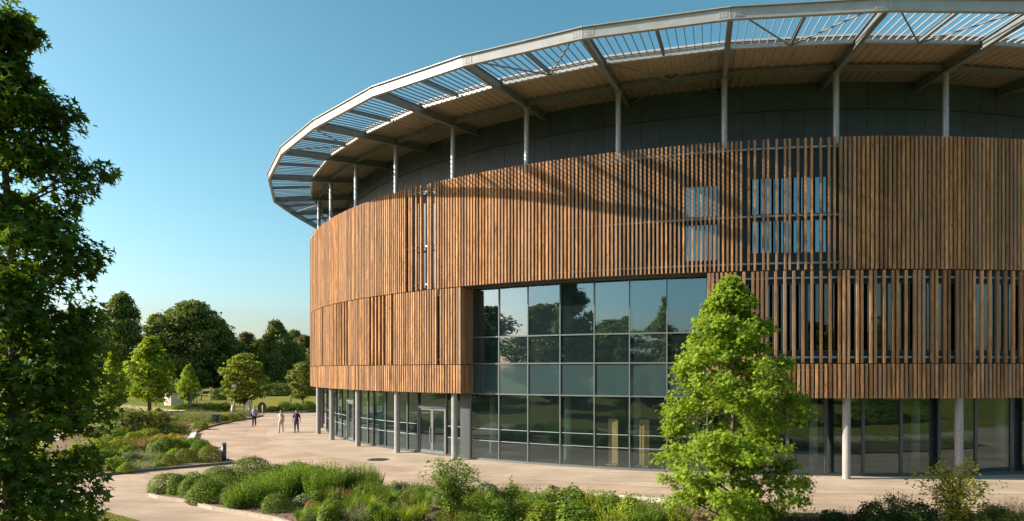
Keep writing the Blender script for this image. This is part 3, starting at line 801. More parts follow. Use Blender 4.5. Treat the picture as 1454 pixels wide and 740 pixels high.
# interior
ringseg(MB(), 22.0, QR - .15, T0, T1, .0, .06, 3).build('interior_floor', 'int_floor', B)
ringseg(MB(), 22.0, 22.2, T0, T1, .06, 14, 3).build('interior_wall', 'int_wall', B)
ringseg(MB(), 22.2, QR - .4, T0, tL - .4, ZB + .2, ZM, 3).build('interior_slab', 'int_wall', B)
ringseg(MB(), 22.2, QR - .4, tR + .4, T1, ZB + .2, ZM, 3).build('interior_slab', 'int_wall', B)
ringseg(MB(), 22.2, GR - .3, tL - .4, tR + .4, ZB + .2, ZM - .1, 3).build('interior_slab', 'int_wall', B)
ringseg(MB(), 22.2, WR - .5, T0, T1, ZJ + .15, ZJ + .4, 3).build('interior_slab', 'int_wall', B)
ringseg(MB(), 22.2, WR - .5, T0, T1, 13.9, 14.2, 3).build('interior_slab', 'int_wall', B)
for px, rr in ((806, 32.0), (905, 30.6), (700, 31.5), (985, 31.5), (1155, 31.8), (1300, 31.8), (1420, 31.8)):
    p = P(rr, th(px, rr)); MB().tube([(p[0], p[1], .06), (p[0], p[1], ZB + .2)], .2, 16).build('interior_column', 'int_col', B, True)
    if px < 1000: MB().tube([(p[0], p[1], ZM - .1), (p[0], p[1], ZJ + .15)], .2, 16).build('interior_column', 'int_col', B, True)
# things standing inside
for px, lab in ((871, 'left one of two tall plywood display panels standing behind the ground floor glass'), (915, 'right one of two tall plywood display panels standing behind the ground floor glass')):
    p = P(33.1, th(px, 33.1)); k = p[1] / F; mb = MB(); w = 6 * k
    ux = np.array([.78, -.62, 0]); q0 = np.array([p[0], p[1], 0]); q1 = np.array([0, 0, 1.])
    mb.bar(q0 - ux * w * 1.25 + q1 * 1.29, q0 + ux * w * 1.25 + q1 * 1.29, .06, 2.26); mb.bar(q0 - ux * w * 1.5 + q1 * .1, q0 + ux * w * 1.5 + q1 * .1, .5, .06)
    mb.bar(q0 - ux * w * 1.0 + q1 * 1.29 + np.array([-.62, -.78, 0]) * .045, q0 - ux * w * .7 + q1 * 1.29 + np.array([-.62, -.78, 0]) * .045, .024, 2.2)
    tag(mb.build('display_panel', 'ply'), lab, 'display panel', 'plywood panels inside the foyer')
p = P(32.6, th(757, 32.6)); mb = MB()
mb.tube([(p[0], p[1], 5.12), (p[0], p[1], 5.2), (p[0], p[1], 5.8), (p[0], p[1], 6.2), (p[0], p[1], 6.38), (p[0], p[1], 6.45), (p[0], p[1], 6.58), (p[0], p[1], 6.66)], [.30, .30, .24, .21, .18, .07, .10, .04], 14)
tag(mb.build('draped_figure', 'ochre', None, True), 'ochre draped figure standing behind the upstairs glass of the big window', 'statue')

# drain cover and plaza furniture ---------------------------------------------------------------
p = g(537, 653); mb = MB(); mb.tube([(p[0], p[1], .0085), (p[0], p[1], .02)], [.62, .60], 24); mb.tube([(p[0], p[1], .0202), (p[0], p[1], .026)], [.5, .49], 24)
for a in range(-3, 4): mb.box(p[0] - .4, p[0] + .4, p[1] + a * .12 - .02, p[1] + a * .12 + .02, .0262, .032)
tag(mb.build('drain_cover', 'iron'), 'round dark drain cover set in the plaza before the entrance doors', 'drain cover')
p = g(318, 657); r = empty('bollard', p, 'dark grey round bollard standing at the corner of the left bed', 'bollard')
MB().tube([p, p + (0, 0, .96)], .12, 20).build('post', 'bollard', r, True); MB().tube([p + (0, 0, .9605), p + (0, 0, 1.06)], [.125, .115], 20).build('cap', 'post', r)
MB().tube([p + (0, 0, -.005), p + (0, 0, .03)], .17, 20).build('base_plate', 'bollard', r)
# litter bin
p = g(307, 602); r = empty('litter_bin', p, 'dark slim litter bin beside the lavender in the left bed', 'litter bin')
mb = MB(); mb.box(p[0] - .33, p[0] + .33, p[1] - .25, p[1] + .25, .05, .80); mb.build('body', 'bollard', r)
mb = MB(); mb.box(p[0] - .36, p[0] + .36, p[1] - .28, p[1] + .28, .86, .92); mb.box(p[0] - .3, p[0] - .25, p[1] - .2, p[1] + .2, .80, .86); mb.box(p[0] + .25, p[0] + .3, p[1] - .2, p[1] + .2, .80, .86); mb.build('lid', 'post', r)
# lamps
def lamp(px, py, topy, label, kind):
    p = g(px, py); k = p[1] / F; hh = (py - topy) * k; r = empty('street_lamp', p, label, 'lamp post')
    MB().tube([p, p + (0, 0, .5), p + (0, 0, hh - .1)], [.11, .085, .065], 12).build('pole', 'post', r, True)
    mb = MB()
    if kind == 0:
        mb.box(p[0] - .24, p[0] + .24, p[1] - .24, p[1] + .24, hh - .35, hh); mb.build('lamp_head', 'lampw', r)
        mb = MB(); mb.box(p[0] - .30, p[0] + .30, p[1] - .30, p[1] + .30, hh + .005, hh + .06); mb.build('cap', 'post', r)
    elif kind == 1:
        mb.box(p[0] - .75, p[0] + .75, p[1] - .15, p[1] + .15, hh - .55, hh - .25); mb.build('sign_board', 'lampw', r)
        mb = MB(); mb.ell(p + (0, 0, hh + .1), (.28, .28, .3)); mb.build('lamp_head', 'lampw', r, True)
    else:
        mb.ell(p + (0, 0, hh), (.14, .14, .10)); mb.build('lamp_head', 'post', r, True)
lamp(333, 586.5, 545.5, 'grey lamp post with a square white head beside the pale stone slab', 0)
lamp(279, 577, 553, 'short lamp post carrying a white board and round head by the small tree', 1)
lamp(271.5, 584.5, 556, 'bare thin grey post left of the lamp with the white board', 2)
# kiosk
p = g(244, 575.5); r = empty('utility_kiosk', p, 'pale boxy utility cabinet on the lawn beside the young tree', 'cabinet')
mb = MB(); mb.box(p[0] - .95, p[0] + .95, p[1] - .6, p[1] + 1.2, 0, 1.62); mb.build('body', 'white_stone', r)
mb = MB(); mb.add([(p[0] - 1.03, p[1] - .7, 1.62), (p[0] + 1.03, p[1] - .7, 1.62), (p[0] + 1.03, p[1] + 1.3, 1.5), (p[0] - 1.03, p[1] + 1.3, 1.5), (p[0] - 1.03, p[1] - .7, 1.74), (p[0] + 1.03, p[1] - .7, 1.74), (p[0] + 1.03, p[1] + 1.3, 1.62), (p[0] - 1.03, p[1] + 1.3, 1.62)], [(0, 3, 2, 1), (4, 5, 6, 7), (0, 1, 5, 4), (1, 2, 6, 5), (2, 3, 7, 6), (3, 0, 4, 7)]); mb.build('roof', 'kerb', r)
mb = MB(); mb.box(p[0] - .35, p[0] + .75, p[1] - .64, p[1] - .603, .1, 1.5); mb.build('door', 'kerb', r); r.rotation_euler = (0, 0, -.65)
# stone slab, white marker and round board
p = g(351.5, 585.5); mb = MB(); k = p[1] / F
poly = [(-6, 0), (6, 0), (6.5, 10), (6.8, 18), (3, 16.5), (-1, 14), (-4.5, 10)]
c_, s_ = .78, -.62
v = [(p[0] + a * k * c_ + .15 * s_, p[1] + a * k * s_ - .15 * c_, b * k) for a, b in poly] + [(p[0] + a * k * c_ - .2 * s_, p[1] + a * k * s_ + .2 * c_, b * k) for a, b in poly]; n = len(poly)
mb.add(v, [tuple(range(n)), tuple(range(2 * n - 1, n - 1, -1))] + [(i, n + i, n + (i + 1) % n, (i + 1) % n) for i in range(n)])
tag(mb.build('standing_stone', 'white_stone'), 'pale rough standing stone with slanting top beside the plaza edge', 'standing stone')
p = g(330.5, 587); mb = MB(); mb.tube([p, p + (0, 0, .5), p + (0, 0, .9)], [.22, .2, .12], 9)
tag(mb.build('marker_stone', 'white_stone', None, True), 'small whitish marker stone at the foot of the lamp post', 'stone')
p = g(372, 588.5); k = p[1] / F; r = empty('round_board', p, 'dark brown round topped board on legs beside the standing stone', 'board')
mb = MB(); q = [(math.cos(a) * 6 * k, 9.5 * k + math.sin(a) * (8 if math.sin(a) > 0 else 7) * k) for a in np.linspace(0, 2 * PI, 28, endpoint=False)]
v = [(p[0] + a, p[1] - .06, b) for a, b in q] + [(p[0] + a, p[1] + .06, b) for a, b in q]; n = 28
mb.add(v, [tuple(range(n)), tuple(range(2 * n - 1, n - 1, -1))] + [(i, n + i, n + (i + 1) % n, (i + 1) % n) for i in range(n)]); mb.build('panel', 'brownboard', r)
for s in (-.22, .22): MB().tube([p + (s, 0, -.02), p + (s, 0, .3)], .05, 8).build('leg', 'timber_post', r, True)
MB().tube([p + (.15, -.25, 0), p + (.15, -.25, 1.05)], .05, 8).build('marker_post', 'white_stone', r, True)
for px, py, ty, lab in ((412.5, 571, 560.5, 'short brown timber post on the far lawn near the small dark tree'), (285.5, 569, 559, 'short brown timber post standing behind the lamp with white board')):
    p = g(px, py); tag(MB().tube([p, p + (0, 0, (py - ty) * p[1] / F - .1), p + (0, 0, (py - ty) * p[1] / F)], [.14, .14, .03], 8).build('timber_post', 'timber_post'), lab, 'post', 'timber posts in the park')

# =================================================================== TREES
def prof_left(f):
    z = f * 10.8; xs = [1.5, 2.89, 3.58, 4.16, 4.74, 5.54, 6.12, 6.64, 7.39, 8.08, 8.54, 9.0, 9.5, 9.9, 10.3, 10.8]; ys = [1.15, 1.42, 1.1, 1.62, 1.35, 1.5, 1.08, 1.42, .78, 1.55, .72, 1.3, .42, .25, .58, .12]
    return float(np.interp(z, xs, ys))
def ez(px, py, q=1.0):
    z = H - (py - HOR) * 11 / F; return (z / 10.8, 0.0, q * ((px - 22) / F * 11) / prof_left(z / 10.8))
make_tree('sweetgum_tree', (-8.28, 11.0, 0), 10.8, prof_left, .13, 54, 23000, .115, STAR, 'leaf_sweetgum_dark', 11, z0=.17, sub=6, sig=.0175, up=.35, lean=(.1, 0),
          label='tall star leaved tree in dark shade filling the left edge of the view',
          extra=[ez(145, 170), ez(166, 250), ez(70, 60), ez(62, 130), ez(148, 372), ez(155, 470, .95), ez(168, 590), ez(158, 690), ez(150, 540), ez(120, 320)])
def prof_mid(f):
    return float(np.interp(f, [.0, .12, .25, .40, .55, .70, .82, .90, .96, 1.0], [1.7, 2.1, 2.25, 2.2, 1.95, 1.55, 1.1, .66, .30, .06]))
pm_ = g(1040, 752)
make_tree('young_sweetgum_tree', pm_, 7.75, prof_mid, .085, 60, 38000, .098, STAR, 'leaf_sweetgum', 23, z0=.05, sub=6, sig=.022, up=.35,
          label='bright green young star leaved tree standing before the building in the front bed')
# park trees
def prof_round(f): return float(np.interp(f, [0, .15, .3, .5, .7, .85, .95, 1], [.10, .24, .34, .40, .36, .26, .14, .05]))
def prof_tall(f): return float(np.interp(f, [0, .12, .3, .5, .7, .85, .95, 1], [.10, .22, .29, .30, .26, .18, .10, .03]))
def prof_cone(f): return float(np.interp(f, [0, .2, .3, .5, .7, .88, 1], [.1, .22, .30, .29, .22, .11, .02]))
far_a = make_tree('park_tree', (0, 0, 0), 1.0, prof_round, .028, 46, 23000, .028, QUAD, 'leaf_far', 31, z0=.07, sub=7, sig=.036, up=.5, limb_n=5)
far_b = make_tree('park_tree', (0, 0, 0), 1.0, prof_tall, .026, 46, 23000, .028, QUAD, 'leaf_far', 32, z0=.06, sub=7, sig=.034, up=.5, limb_n=5)
yng_a = make_tree('young_park_tree', (0, 0, 0), 1.0, prof_cone, .014, 30, 5000, .040, QUAD, 'leaf_young', 33, z0=.20, sub=5, sig=.032, up=.45, limb_n=5)
yng_b = make_tree('young_park_tree', (0, 0, 0), 1.0, lambda f: prof_round(f) * 1.05, .015, 30, 5600, .040, QUAD, 'leaf_young', 34, z0=.22, sub=5, sig=.034, up=.45, limb_n=5)
def tree_px(pr, px, py, ty, w, rz, m, label, group, name, pw=.8):
    p = g(px, py); k = p[1] / F; h = (py - ty) * k; ww = w * k / pw
    return retree(pr, p, (ww, ww, h), rz, m, label, 'tree', group, name)
G1 = 'large trees along the back of the park'
first = {'a': 1, 'b': 1}
specs = [
 (far_b, 172, 559, 416, 84, .3, 'leaf_far', 'tall dark tree at the back, directly behind the star leaved tree tips'),
 (far_a, 272, 558, 428, 112, 1.1, 'leaf_far', 'broadest dark rounded tree at the back of the park, above the pale cabinet'),
 (far_b, 392, 557, 455, 62, 2.0, 'leaf_far', 'dark green tree behind the walkers, just left of the building edge'),
 (far_a, 225, 556, 446, 62, 2.6, 'leaf_far_mid', 'mid green tree filling the gap between the two tallest back trees'),
 (far_a, 320, 556, 470, 62, .7, 'leaf_far', 'lower dark tree on the right shoulder of the broadest back tree'),
 (far_a, 350, 551, 472, 50, 3.5, 'leaf_far_dry', 'yellowish brown distant tree between the broad tree and the tree behind the walkers'),
 (far_b, 432, 551, 476, 52, 4.1, 'leaf_far_dry', 'olive brown distant tree touching the left edge of the timber cladding'),
 (far_a, 418, 546, 469, 44, 5.0, 'leaf_far', 'farthest dark tree top peeping over beside the timber cladding'),
 (far_a, 110, 558, 440, 84, 4.4, 'leaf_far', 'dark back tree mostly hidden behind the star leaved tree'),
 (far_b, 40, 558, 425, 84, 5.2, 'leaf_far', 'leftmost dark back tree showing only through the star leaved tree'),
 (far_a, -40, 560, 430, 110, .2, 'leaf_far', 'back tree beyond the left edge of the view behind the star leaved tree'),
 (far_b, 308, 556, 452, 66, 5.6, 'leaf_far_mid', 'leafy tree merging into the right side of the broadest back tree'),
 (far_a, 372, 556, 482, 64, 2.9, 'leaf_far_mid', 'low wide tree closing the wood edge above the standing stone'),
 (far_a, 246, 557, 440, 60, 4.9, 'leaf_far', 'dark tree merging into the left side of the broadest back tree'),
 (far_a, 412, 556, 484, 56, 3.3, 'leaf_far', 'low dark tree closing the wood edge beside the small round tree'),
 (far_a, 460, 553, 480, 60, 1.7, 'leaf_far', 'dark back tree mostly hidden behind the round building'),
]
for s in specs: tree_px(s[0], *s[1:7], s[7], G1, 'park_tree')
# shrubby understorey at the wood edge
for i, (px, py, w, h, m, lab) in enumerate([(310, 568, 28, 17, 'leaf_far', 'dark round bush on the dry grass beneath the broad tree'), (200, 563, 60, 26, 'leaf_far', 'dark undergrowth bush at the wood edge left of the cabinet'),
    (345, 560, 60, 20, 'leaf_far', 'dark undergrowth bush at the wood edge under the yellowish tree'), (395, 562, 50, 18, 'leaf_far', 'dark undergrowth bush at the wood edge behind the walkers'), (262, 562, 46, 24, 'leaf_far', 'dark undergrowth bush directly behind the pale cabinet'),
    (140, 564, 60, 26, 'leaf_far', 'dark undergrowth bush at the wood edge near the leaf tips'), (437, 562, 30, 14, 'leaf_far', 'small undergrowth bush at the wood edge beside the cladding')]):
    o = plant('bush', 'mound_c', px, py, w, h, m, lab, 'bush', None, 'bushes along the wood edge'); o['label'] = lab; PLANTS.pop()
G2 = 'young trees on the lawn'
for s in [(yng_a, 212, 584.5, 478, 76, .4, 'leaf_young', 'largest bright yellow green young tree on the lawn left of the cabinet'),
          (yng_a, 268, 578, 518, 34, 1.2, 'leaf_young', 'small slender pale young tree just right of the pale cabinet'),
          (yng_b, 348, 585, 502, 68, 2.2, 'leaf_young_olive', 'olive green young tree above the standing stone and lamp post'),
          (yng_b, 430, 575, 514, 44, 3.1, 'leaf_far_mid', 'rounded darker green small tree beside the left edge of the building'),
          (yng_a, 160, 590, 500, 46, 4.0, 'leaf_young', 'yellow green young tree half hidden behind the star leaved tree')]:
    tree_px(s[0], *s[1:7], s[7], G2, 'young_park_tree', .66 if s[0] is yng_a else .8)
# trees behind the camera, seen as reflections in the big window
G3 = 'trees mirrored in the glass'
for i, (x, y, h, w, pr, m, lab) in enumerate([(-27, 4, 15.5, 13, far_b, 'leaf_far', 'tall dark tree mirrored in the middle panes of the big window'), (-15.5, -20, 14.6, 9, far_b, 'leaf_far_mid', 'pointed dark tree mirrored in the right hand panes of the big window'),
    (-2, -24, 9, 10, far_a, 'leaf_far', 'low dark tree mirrored beside the pointed one in the big window'), (-52, -10, 15, 16, far_a, 'leaf_far', 'broad dark tree mirrored low in the big window'), (-44, -42, 15, 18, far_a, 'leaf_far', 'spreading tree mirrored in the skyline of the big window'),
    (-66, 16, 15, 18, far_a, 'leaf_far', 'round tree mirrored in the leftmost panes of the big window'), (-85, 0, 17, 22, far_a, 'leaf_far', 'distant broad tree mirrored along the skyline of the window'), (-24, -62, 14, 18, far_a, 'leaf_far', 'distant round tree mirrored behind the pointed tree in the window'),
    (8, -55, 13, 18, far_a, 'leaf_far', 'distant tree mirrored in the right lower glass'), (-95, -32, 17, 26, far_a, 'leaf_far', 'wide far tree low on the mirrored skyline of the window'), (-70, -70, 17, 28, far_a, 'leaf_far_mid', 'far rounded tree mirrored between the tall and pointed trees'), (-45, -85, 16, 28, far_a, 'leaf_far', 'farthest tree mirrored left of the pointed tree'), (-110, 22, 17, 26, far_a, 'leaf_far', 'far tree mirrored at the left end of the window skyline'), (-8, -80, 15, 26, far_a, 'leaf_far', 'far tree mirrored right of the pointed tree'), (-26, -38, 7, 12, far_a, 'leaf_far_mid', 'low bushy tree mirrored under the pointed tree'), (30, -42, 12, 16, far_a, 'leaf_far_mid', 'unseen wide tree added to shade the lawn mirrored right of the young tree'), (50, -38, 13, 16, far_b, 'leaf_far', 'unseen tall tree added to shade the lawn mirrored at the far right')]):  # last two trees are added out of view to shade the mirrored lawn
    retree(pr, (x, y, 0), (w / .8, w / .8, h), i * 1.3, m, lab, 'tree', G3, 'park_tree')
for pr in (far_a, far_b, yng_a, yng_b):
    for ch in list(pr.children): bpy.data.objects.remove(ch)
    bpy.data.objects.remove(pr)

# =================================================================== BED PLANTS
FB = 'front bed'; LB = 'left bed'
def many(name, key, lst, m, look, cat, bed, group):
    for a in lst:
        plant(name, key if isinstance(key, str) else key[len(PLANTS) % len(key)], *a[:4], a[4] if len(a) > 4 else m, look, cat, bed, group)
many('box_mound', ['mound_a', 'mound_b'], [(237, 700, 46, 27), (254, 703, 34, 28), (270, 706, 36, 27), (294, 714, 52, 32), (330, 716, 36, 24), (277, 694, 50, 20), (320, 700, 52, 24)], 'leaf_box', 'clipped mound shrub', 'shrub', FB, 'clipped mound shrubs at the tip of the front bed')
many('round_shrub', 'mound_a', [(311, 684, 42, 21), (356, 680, 54, 31)], 'leaf_box', 'dense rounded shrub', 'shrub', FB, 'round shrubs at the back of the front bed')
many('low_shrub', 'mound_b', [(392, 681, 50, 20), (422, 680, 48, 22), (448, 683, 40, 20)], 'leaf_green', 'wide low shrub', 'shrub', FB, 'low spreading shrubs of the front bed')
many('feathery_plant', ['feather_a', 'feather_b'], [(352, 722, 44, 42), (332, 724, 30, 28), (375, 718, 42, 44), (398, 710, 40, 42), (420, 706, 40, 44), (440, 704, 38, 44), (462, 702, 42, 46), (484, 699, 34, 36), (500, 697, 34, 36), (517, 696, 32, 36), (430, 692, 36, 34), (405, 692, 36, 30), (450, 712, 40, 44), (372, 700, 40, 30), (474, 706, 34, 40), (528, 698, 30, 30)], 'leaf_green', 'tall feathery plant', 'plant', FB, 'feathery plants in the front bed')
many('ball_shrub', 'mound_a', [(393, 728, 38, 26)], 'leaf_box', 'small ball shrub near the kerb', 'shrub', FB, 'ball shrub in the mulch')
many('grass_tuft', ['tuft_a', 'tuft_b'], [(468, 722, 34, 28, 'leaf_olive'), (497, 738, 38, 34, 'leaf_green'), (524, 733, 36, 30, 'leaf_lime'), (552, 724, 40, 28, 'leaf_green'), (580, 727, 42, 26, 'leaf_olive'), (602, 726, 38, 28, 'leaf_green'), (540, 745, 34, 26, 'leaf_green'), (470, 746, 26, 22, 'leaf_lime'), (690, 735, 34, 26, 'leaf_green'), (664, 742, 30, 24, 'leaf_lime'), (425, 742, 26, 18, 'leaf_green'), (575, 748, 30, 28, 'leaf_lime'), (512, 722, 30, 26, 'leaf_green'), (598, 742, 34, 30, 'leaf_lime'), (450, 738, 28, 20, 'leaf_lime')], 'leaf_lime', 'spiky grass tuft', 'grass tuft', FB, 'grass tufts in the front bed')
many('dry_plant', ['feather_c', 'mound_c'], [(478, 716, 40, 22, 'leaf_rust'), (512, 712, 36, 18, 'leaf_olive'), (540, 708, 44, 20, 'leaf_olive'), (565, 706, 34, 20, 'leaf_sage'), (610, 708, 40, 22, 'leaf_sage'), (690, 712, 46, 24, 'leaf_sage'), (672, 718, 30, 20, 'leaf_olive'), (445, 730, 32, 16, 'leaf_rust'), (650, 748, 60, 20, 'leaf_olive')], 'leaf_rust', 'dry low plant', 'plant', FB, 'low dry plants in the front bed')
many('leafy_plant', ['cover_a', 'mound_c', 'feather_b'], [(755, 727, 46, 26), (782, 725, 48, 32), (812, 728, 50, 34), (840, 730, 48, 32, 'leaf_lime'), (866, 732, 46, 30), (895, 738, 44, 30, 'leaf_lime'), (922, 746, 46, 32), (770, 748, 60, 34, 'leaf_lime'), (818, 752, 60, 34), (866, 756, 60, 36, 'leaf_lime'), (745, 745, 44, 26, 'leaf_olive'), (712, 748, 44, 24), (960, 748, 40, 26, 'leaf_lime'), (905, 760, 50, 30)], 'leaf_green', 'lush leafy plant', 'plant', FB, 'leafy plants left of the young tree')
many('dark_plant', ['mound_c', 'feather_c'], [(1150, 752, 56, 20, 'leaf_purple'), (1182, 750, 44, 22, 'leaf_dark'), (1212, 750, 44, 26, 'leaf_purple'), (1240, 752, 48, 36, 'leaf_dark'), (1275, 752, 56, 48, 'leaf_dark'), (1305, 756, 50, 40, 'leaf_dark'), (1120, 756, 40, 20, 'leaf_dark'), (1408, 752, 48, 34, 'leaf_rust'), (1440, 750, 44, 40, 'leaf_rust'), (1425, 762, 60, 34, 'leaf_olive'), (1340, 760, 60, 30, 'leaf_dark'), (1380, 764, 50, 34, 'leaf_olive')], 'leaf_dark', 'bushy shrub', 'shrub', FB, 'dark shrubs right of the young tree')
rf = random.Random(77)
for k in range(46):
    px = rf.uniform(430, 740); py = rf.uniform(706, 748) if px > 520 else rf.uniform(722, 748)
    ky = ['feather_b', 'mound_c', 'cover_a', 'feather_c', 'cover_a'][k % 5]; w = rf.uniform(20, 40)
    plant('bed_plant', ky, px, py, w, w * rf.uniform(.45, .8), ['leaf_green', 'leaf_box', 'leaf_olive', 'leaf_sage', 'leaf_box', 'leaf_green'][k % 6], {'feather_b': 'wispy herb', 'mound_c': 'small bushy plant', 'cover_a': 'small leafy clump', 'feather_c': 'fine stemmed herb'}[ky], 'plant', FB, 'small mixed plants of the front bed')
for k in range(10):  # hedge added outside the frame to darken what the ground floor glass mirrors
    x_ = 5.5 + k * 4.6; o = plant('hedge', 'mound_b', 700, 700, 10, 10, 'leaf_box', 'hedge', 'hedge', None, 'added hedge that darkens the glass reflection'); PLANTS.pop()
    o.location = (x_, 1.5 - k * .25 + rf.uniform(-.4, .4), 0); o.scale = (5.6, 3.2, 2.3 + rf.uniform(-.3, .3)); o['label'] = 'unseen hedge added to darken the ground floor glass right of the young tree'
loose_shrub('loose_shrub', 641, 742, 84, 94, 'leaf_green', 'largest loose bushy shrub in the middle of the front bed', 41, 26, 5200, .068)
loose_shrub('sapling', 724, 742, 34, 60, 'leaf_green', 'narrow upright sapling with dark leaves right of the loose shrub', 42, 5, 330, .075, narrow=.7)
loose_shrub('loose_shrub', 1355, 760, 100, 104, 'leaf_yellow', 'tall yellow leaved loose shrub near the bottom right corner', 43, 18, 3000, .085)
loose_shrub('loose_shrub', 1272, 750, 44, 50, 'leaf_dark', 'dark loose shrub left of the yellow leaved one', 44, 9, 500, .07)
p = g(782, 724); r = empty('red_flower', (p[0], p[1], .07), 'small red flower rising above the leafy plants', 'flower')
MB().tube([(p[0], p[1], .07), (p[0] + .02, p[1], .75)], .008, 5).build('stem', 'leaf_green', r)
mb = MB()
for i in range(14):
    a = i * 2.4; q = np.array([p[0] + .02 + math.cos(a) * .05, p[1] + math.sin(a) * .05, .76 + .006 * i]); mb.ell(q, (.045, .045, .03), 6, 4)
mb.build('petals', 'flower_red', r)
# left bed
many('bush', 'mound_c', [(192, 619, 70, 36, 'leaf_olive'), (225, 608, 36, 22, 'leaf_olive')], 'leaf_olive', 'big loose bush', 'bush', LB, 'big olive bushes of the left bed')
many('low_shrub', ['mound_b', 'cover_a'], [(243, 617, 46, 16), (266, 641, 34, 17), (230, 645, 42, 22), (247, 643, 36, 20), (220, 641, 34, 18), (285, 643, 30, 16), (280, 636, 30, 14), (140, 622, 36, 16), (156, 604, 20, 12, 'leaf_dark'), (255, 598, 26, 9, 'leaf_green'), (224, 596, 30, 9, 'leaf_lime')], 'leaf_green', 'low soft shrub', 'shrub', LB, 'low green shrubs of the left bed')
many('gold_cover', 'cover_a', [(228, 633, 34, 15), (244, 631, 36, 14), (256, 632, 24, 12)], 'leaf_gold', 'flowering cushion plant', 'plant', LB, 'golden cushions of the left bed')
many('rusty_plant', 'feather_c', [(192, 643, 40, 22), (212, 640, 28, 20), (254, 609, 20, 12)], 'leaf_rust', 'wispy feathery plant', 'plant', LB, 'reddish plants of the left bed')
many('ball_shrub', 'mound_a', [(240, 662, 24, 16), (263, 658, 28, 20), (276, 654, 26, 18), (298, 657, 32, 24)], 'leaf_olive', 'round ball shrub', 'shrub', LB, 'olive ball shrubs of the left bed')
many('silver_plant', ['feather_c', 'cover_a'], [(201, 668, 34, 14), (186, 659, 30, 16, 'leaf_sage'), (216, 657, 32, 16, 'leaf_sage'), (175, 664, 26, 14, 'leaf_sage'), (200, 655, 32, 15, 'leaf_silver')], 'leaf_silver', 'fine leaved plant', 'plant', LB, 'silvery plants of the left bed')
many('lime_plant', ['cover_a', 'mound_c'], [(115, 655, 46, 24), (140, 650, 46, 26), (128, 668, 46, 22), (150, 640, 36, 20), (165, 669, 32, 18), (178, 672, 24, 14, 'leaf_lime'), (152, 660, 40, 20, 'leaf_green'), (100, 668, 40, 22, 'leaf_green'), (284, 610, 22, 11, 'leaf_lime'), (326, 598, 26, 11, 'leaf_lime'), (312, 599, 22, 10, 'leaf_lime'), (338, 596, 18, 9, 'leaf_green'), (240, 603, 30, 10, 'leaf_lime'), (170, 644, 40, 22, 'leaf_lime'), (182, 652, 32, 18, 'leaf_green'), (168, 628, 34, 18, 'leaf_green'), (212, 626, 34, 16, 'leaf_lime'), (232, 658, 26, 12, 'leaf_green'), (250, 652, 30, 13, 'leaf_lime'), (225, 666, 22, 8, 'leaf_lime'), (192, 630, 30, 16, 'leaf_lime')], 'leaf_lime', 'leafy plant', 'plant', LB, 'yellow green plants of the left bed')
many('lavender_plant', 'feather_c', [(268, 600, 24, 17), (282, 601, 26, 19), (296, 602, 24, 17), (276, 596, 26, 15), (345, 592, 18, 12), (302, 597, 20, 13)], 'leaf_sage', 'lavender plant by the bin', 'plant', LB, 'lavender plants near the litter bin')
# hedges and lawn shrubs beyond
many('hedge', 'mound_b', [(258, 581, 26, 8, 'leaf_green'), (281, 583.5, 30, 11), (300, 584, 30, 12), (318, 584, 26, 12), (388, 584, 22, 7), (405, 583, 24, 13, 'leaf_green'), (420, 583, 22, 11, 'leaf_green'), (437, 582, 24, 13), (444, 585, 18, 9, 'leaf_green'), (158, 593, 22, 10), (225, 585, 10, 6), (268, 578, 16, 6)], 'leaf_box', 'trimmed hedge clump', 'hedge', None, 'hedge clumps beyond the plaza')
# labels for the repeated plants: each one picked out by its look and its place in its row
MN = {}
for k_, v_ in dict(leaf_box='dark green', leaf_green='green', leaf_lime='lime green', leaf_olive='olive', leaf_silver='silvery', leaf_sage='grey green', leaf_gold='golden', leaf_rust='rusty', leaf_purple='purplish', leaf_dark='deep green').items(): MN[M[k_].name] = v_
byl = {}
for px, o, look, bed, gname in PLANTS:
    byl.setdefault((MN[o.material_slots[0].material.name] + ' ' + look, bed), []).append((px, o))
for (look, bed), lst in byl.items():
    lst.sort(key=lambda q: q[0])
    for i, (px, o) in enumerate(lst):
        o['label'] = f'{look} in the {bed}' if len(lst) == 1 else f'{look}, {ORD[i]} from left in the {bed}'
# loose ground cover between the shrubs
def inside(poly, x, y):
    r = np.zeros(len(x), bool); n = len(poly)
    for i in range(n):
        x0, y0 = poly[i]; x1, y1 = poly[(i + 1) % n]
        c = ((y0 > y) != (y1 > y)) & (x < (x1 - x0) * (y - y0) / (y1 - y0 + 1e-12) + x0); r ^= c
    return r
def cover(name, poly, n, m, seed, hgt, ls, label, dens):
    rg = np.random.default_rng(seed); a = np.array(poly); lo, hi = a.min(0), a.max(0)
    x = rg.uniform(lo[0], hi[0], n); y = rg.uniform(lo[1], hi[1], n)
    ph = np.sin(x * 1.7 + 1) * np.sin(y * 1.3) + np.sin(x * .6 + y * .9 + 2) + .5 * np.sin(x * 4.1) * np.sin(y * 3.7)
    ok = inside(poly, x, y) & (rg.random(n) < dens(x, y)) & (ph > -.1); x, y, ph = x[ok], y[ok], ph[ok]
    pos = np.stack([x, y, .075 + rg.random(len(x)) * hgt * np.clip(ph + .3, .1, 1)], 1)
    o = polymesh(name, leaves(pos, np.array([0, 0, .7]) + rg.normal(size=pos.shape) * .6, ls, QUAD, rg, np.array([0, 0, .8]) + rg.normal(size=pos.shape) * .7), 4, m); tag(o, label, 'ground cover', None, 'stuff')
cover('ground_cover', front, 60000, 'leaf_green', 51, .32, .085, 'mixed low green ground cover in the front bed', lambda x, y: np.clip((x + 1.5) / 3, .28, .85))
cover('ground_cover', left, 42000, 'leaf_olive', 52, .22, .12, 'mixed low olive ground cover in the left bed', lambda x, y: .8 + 0 * x)
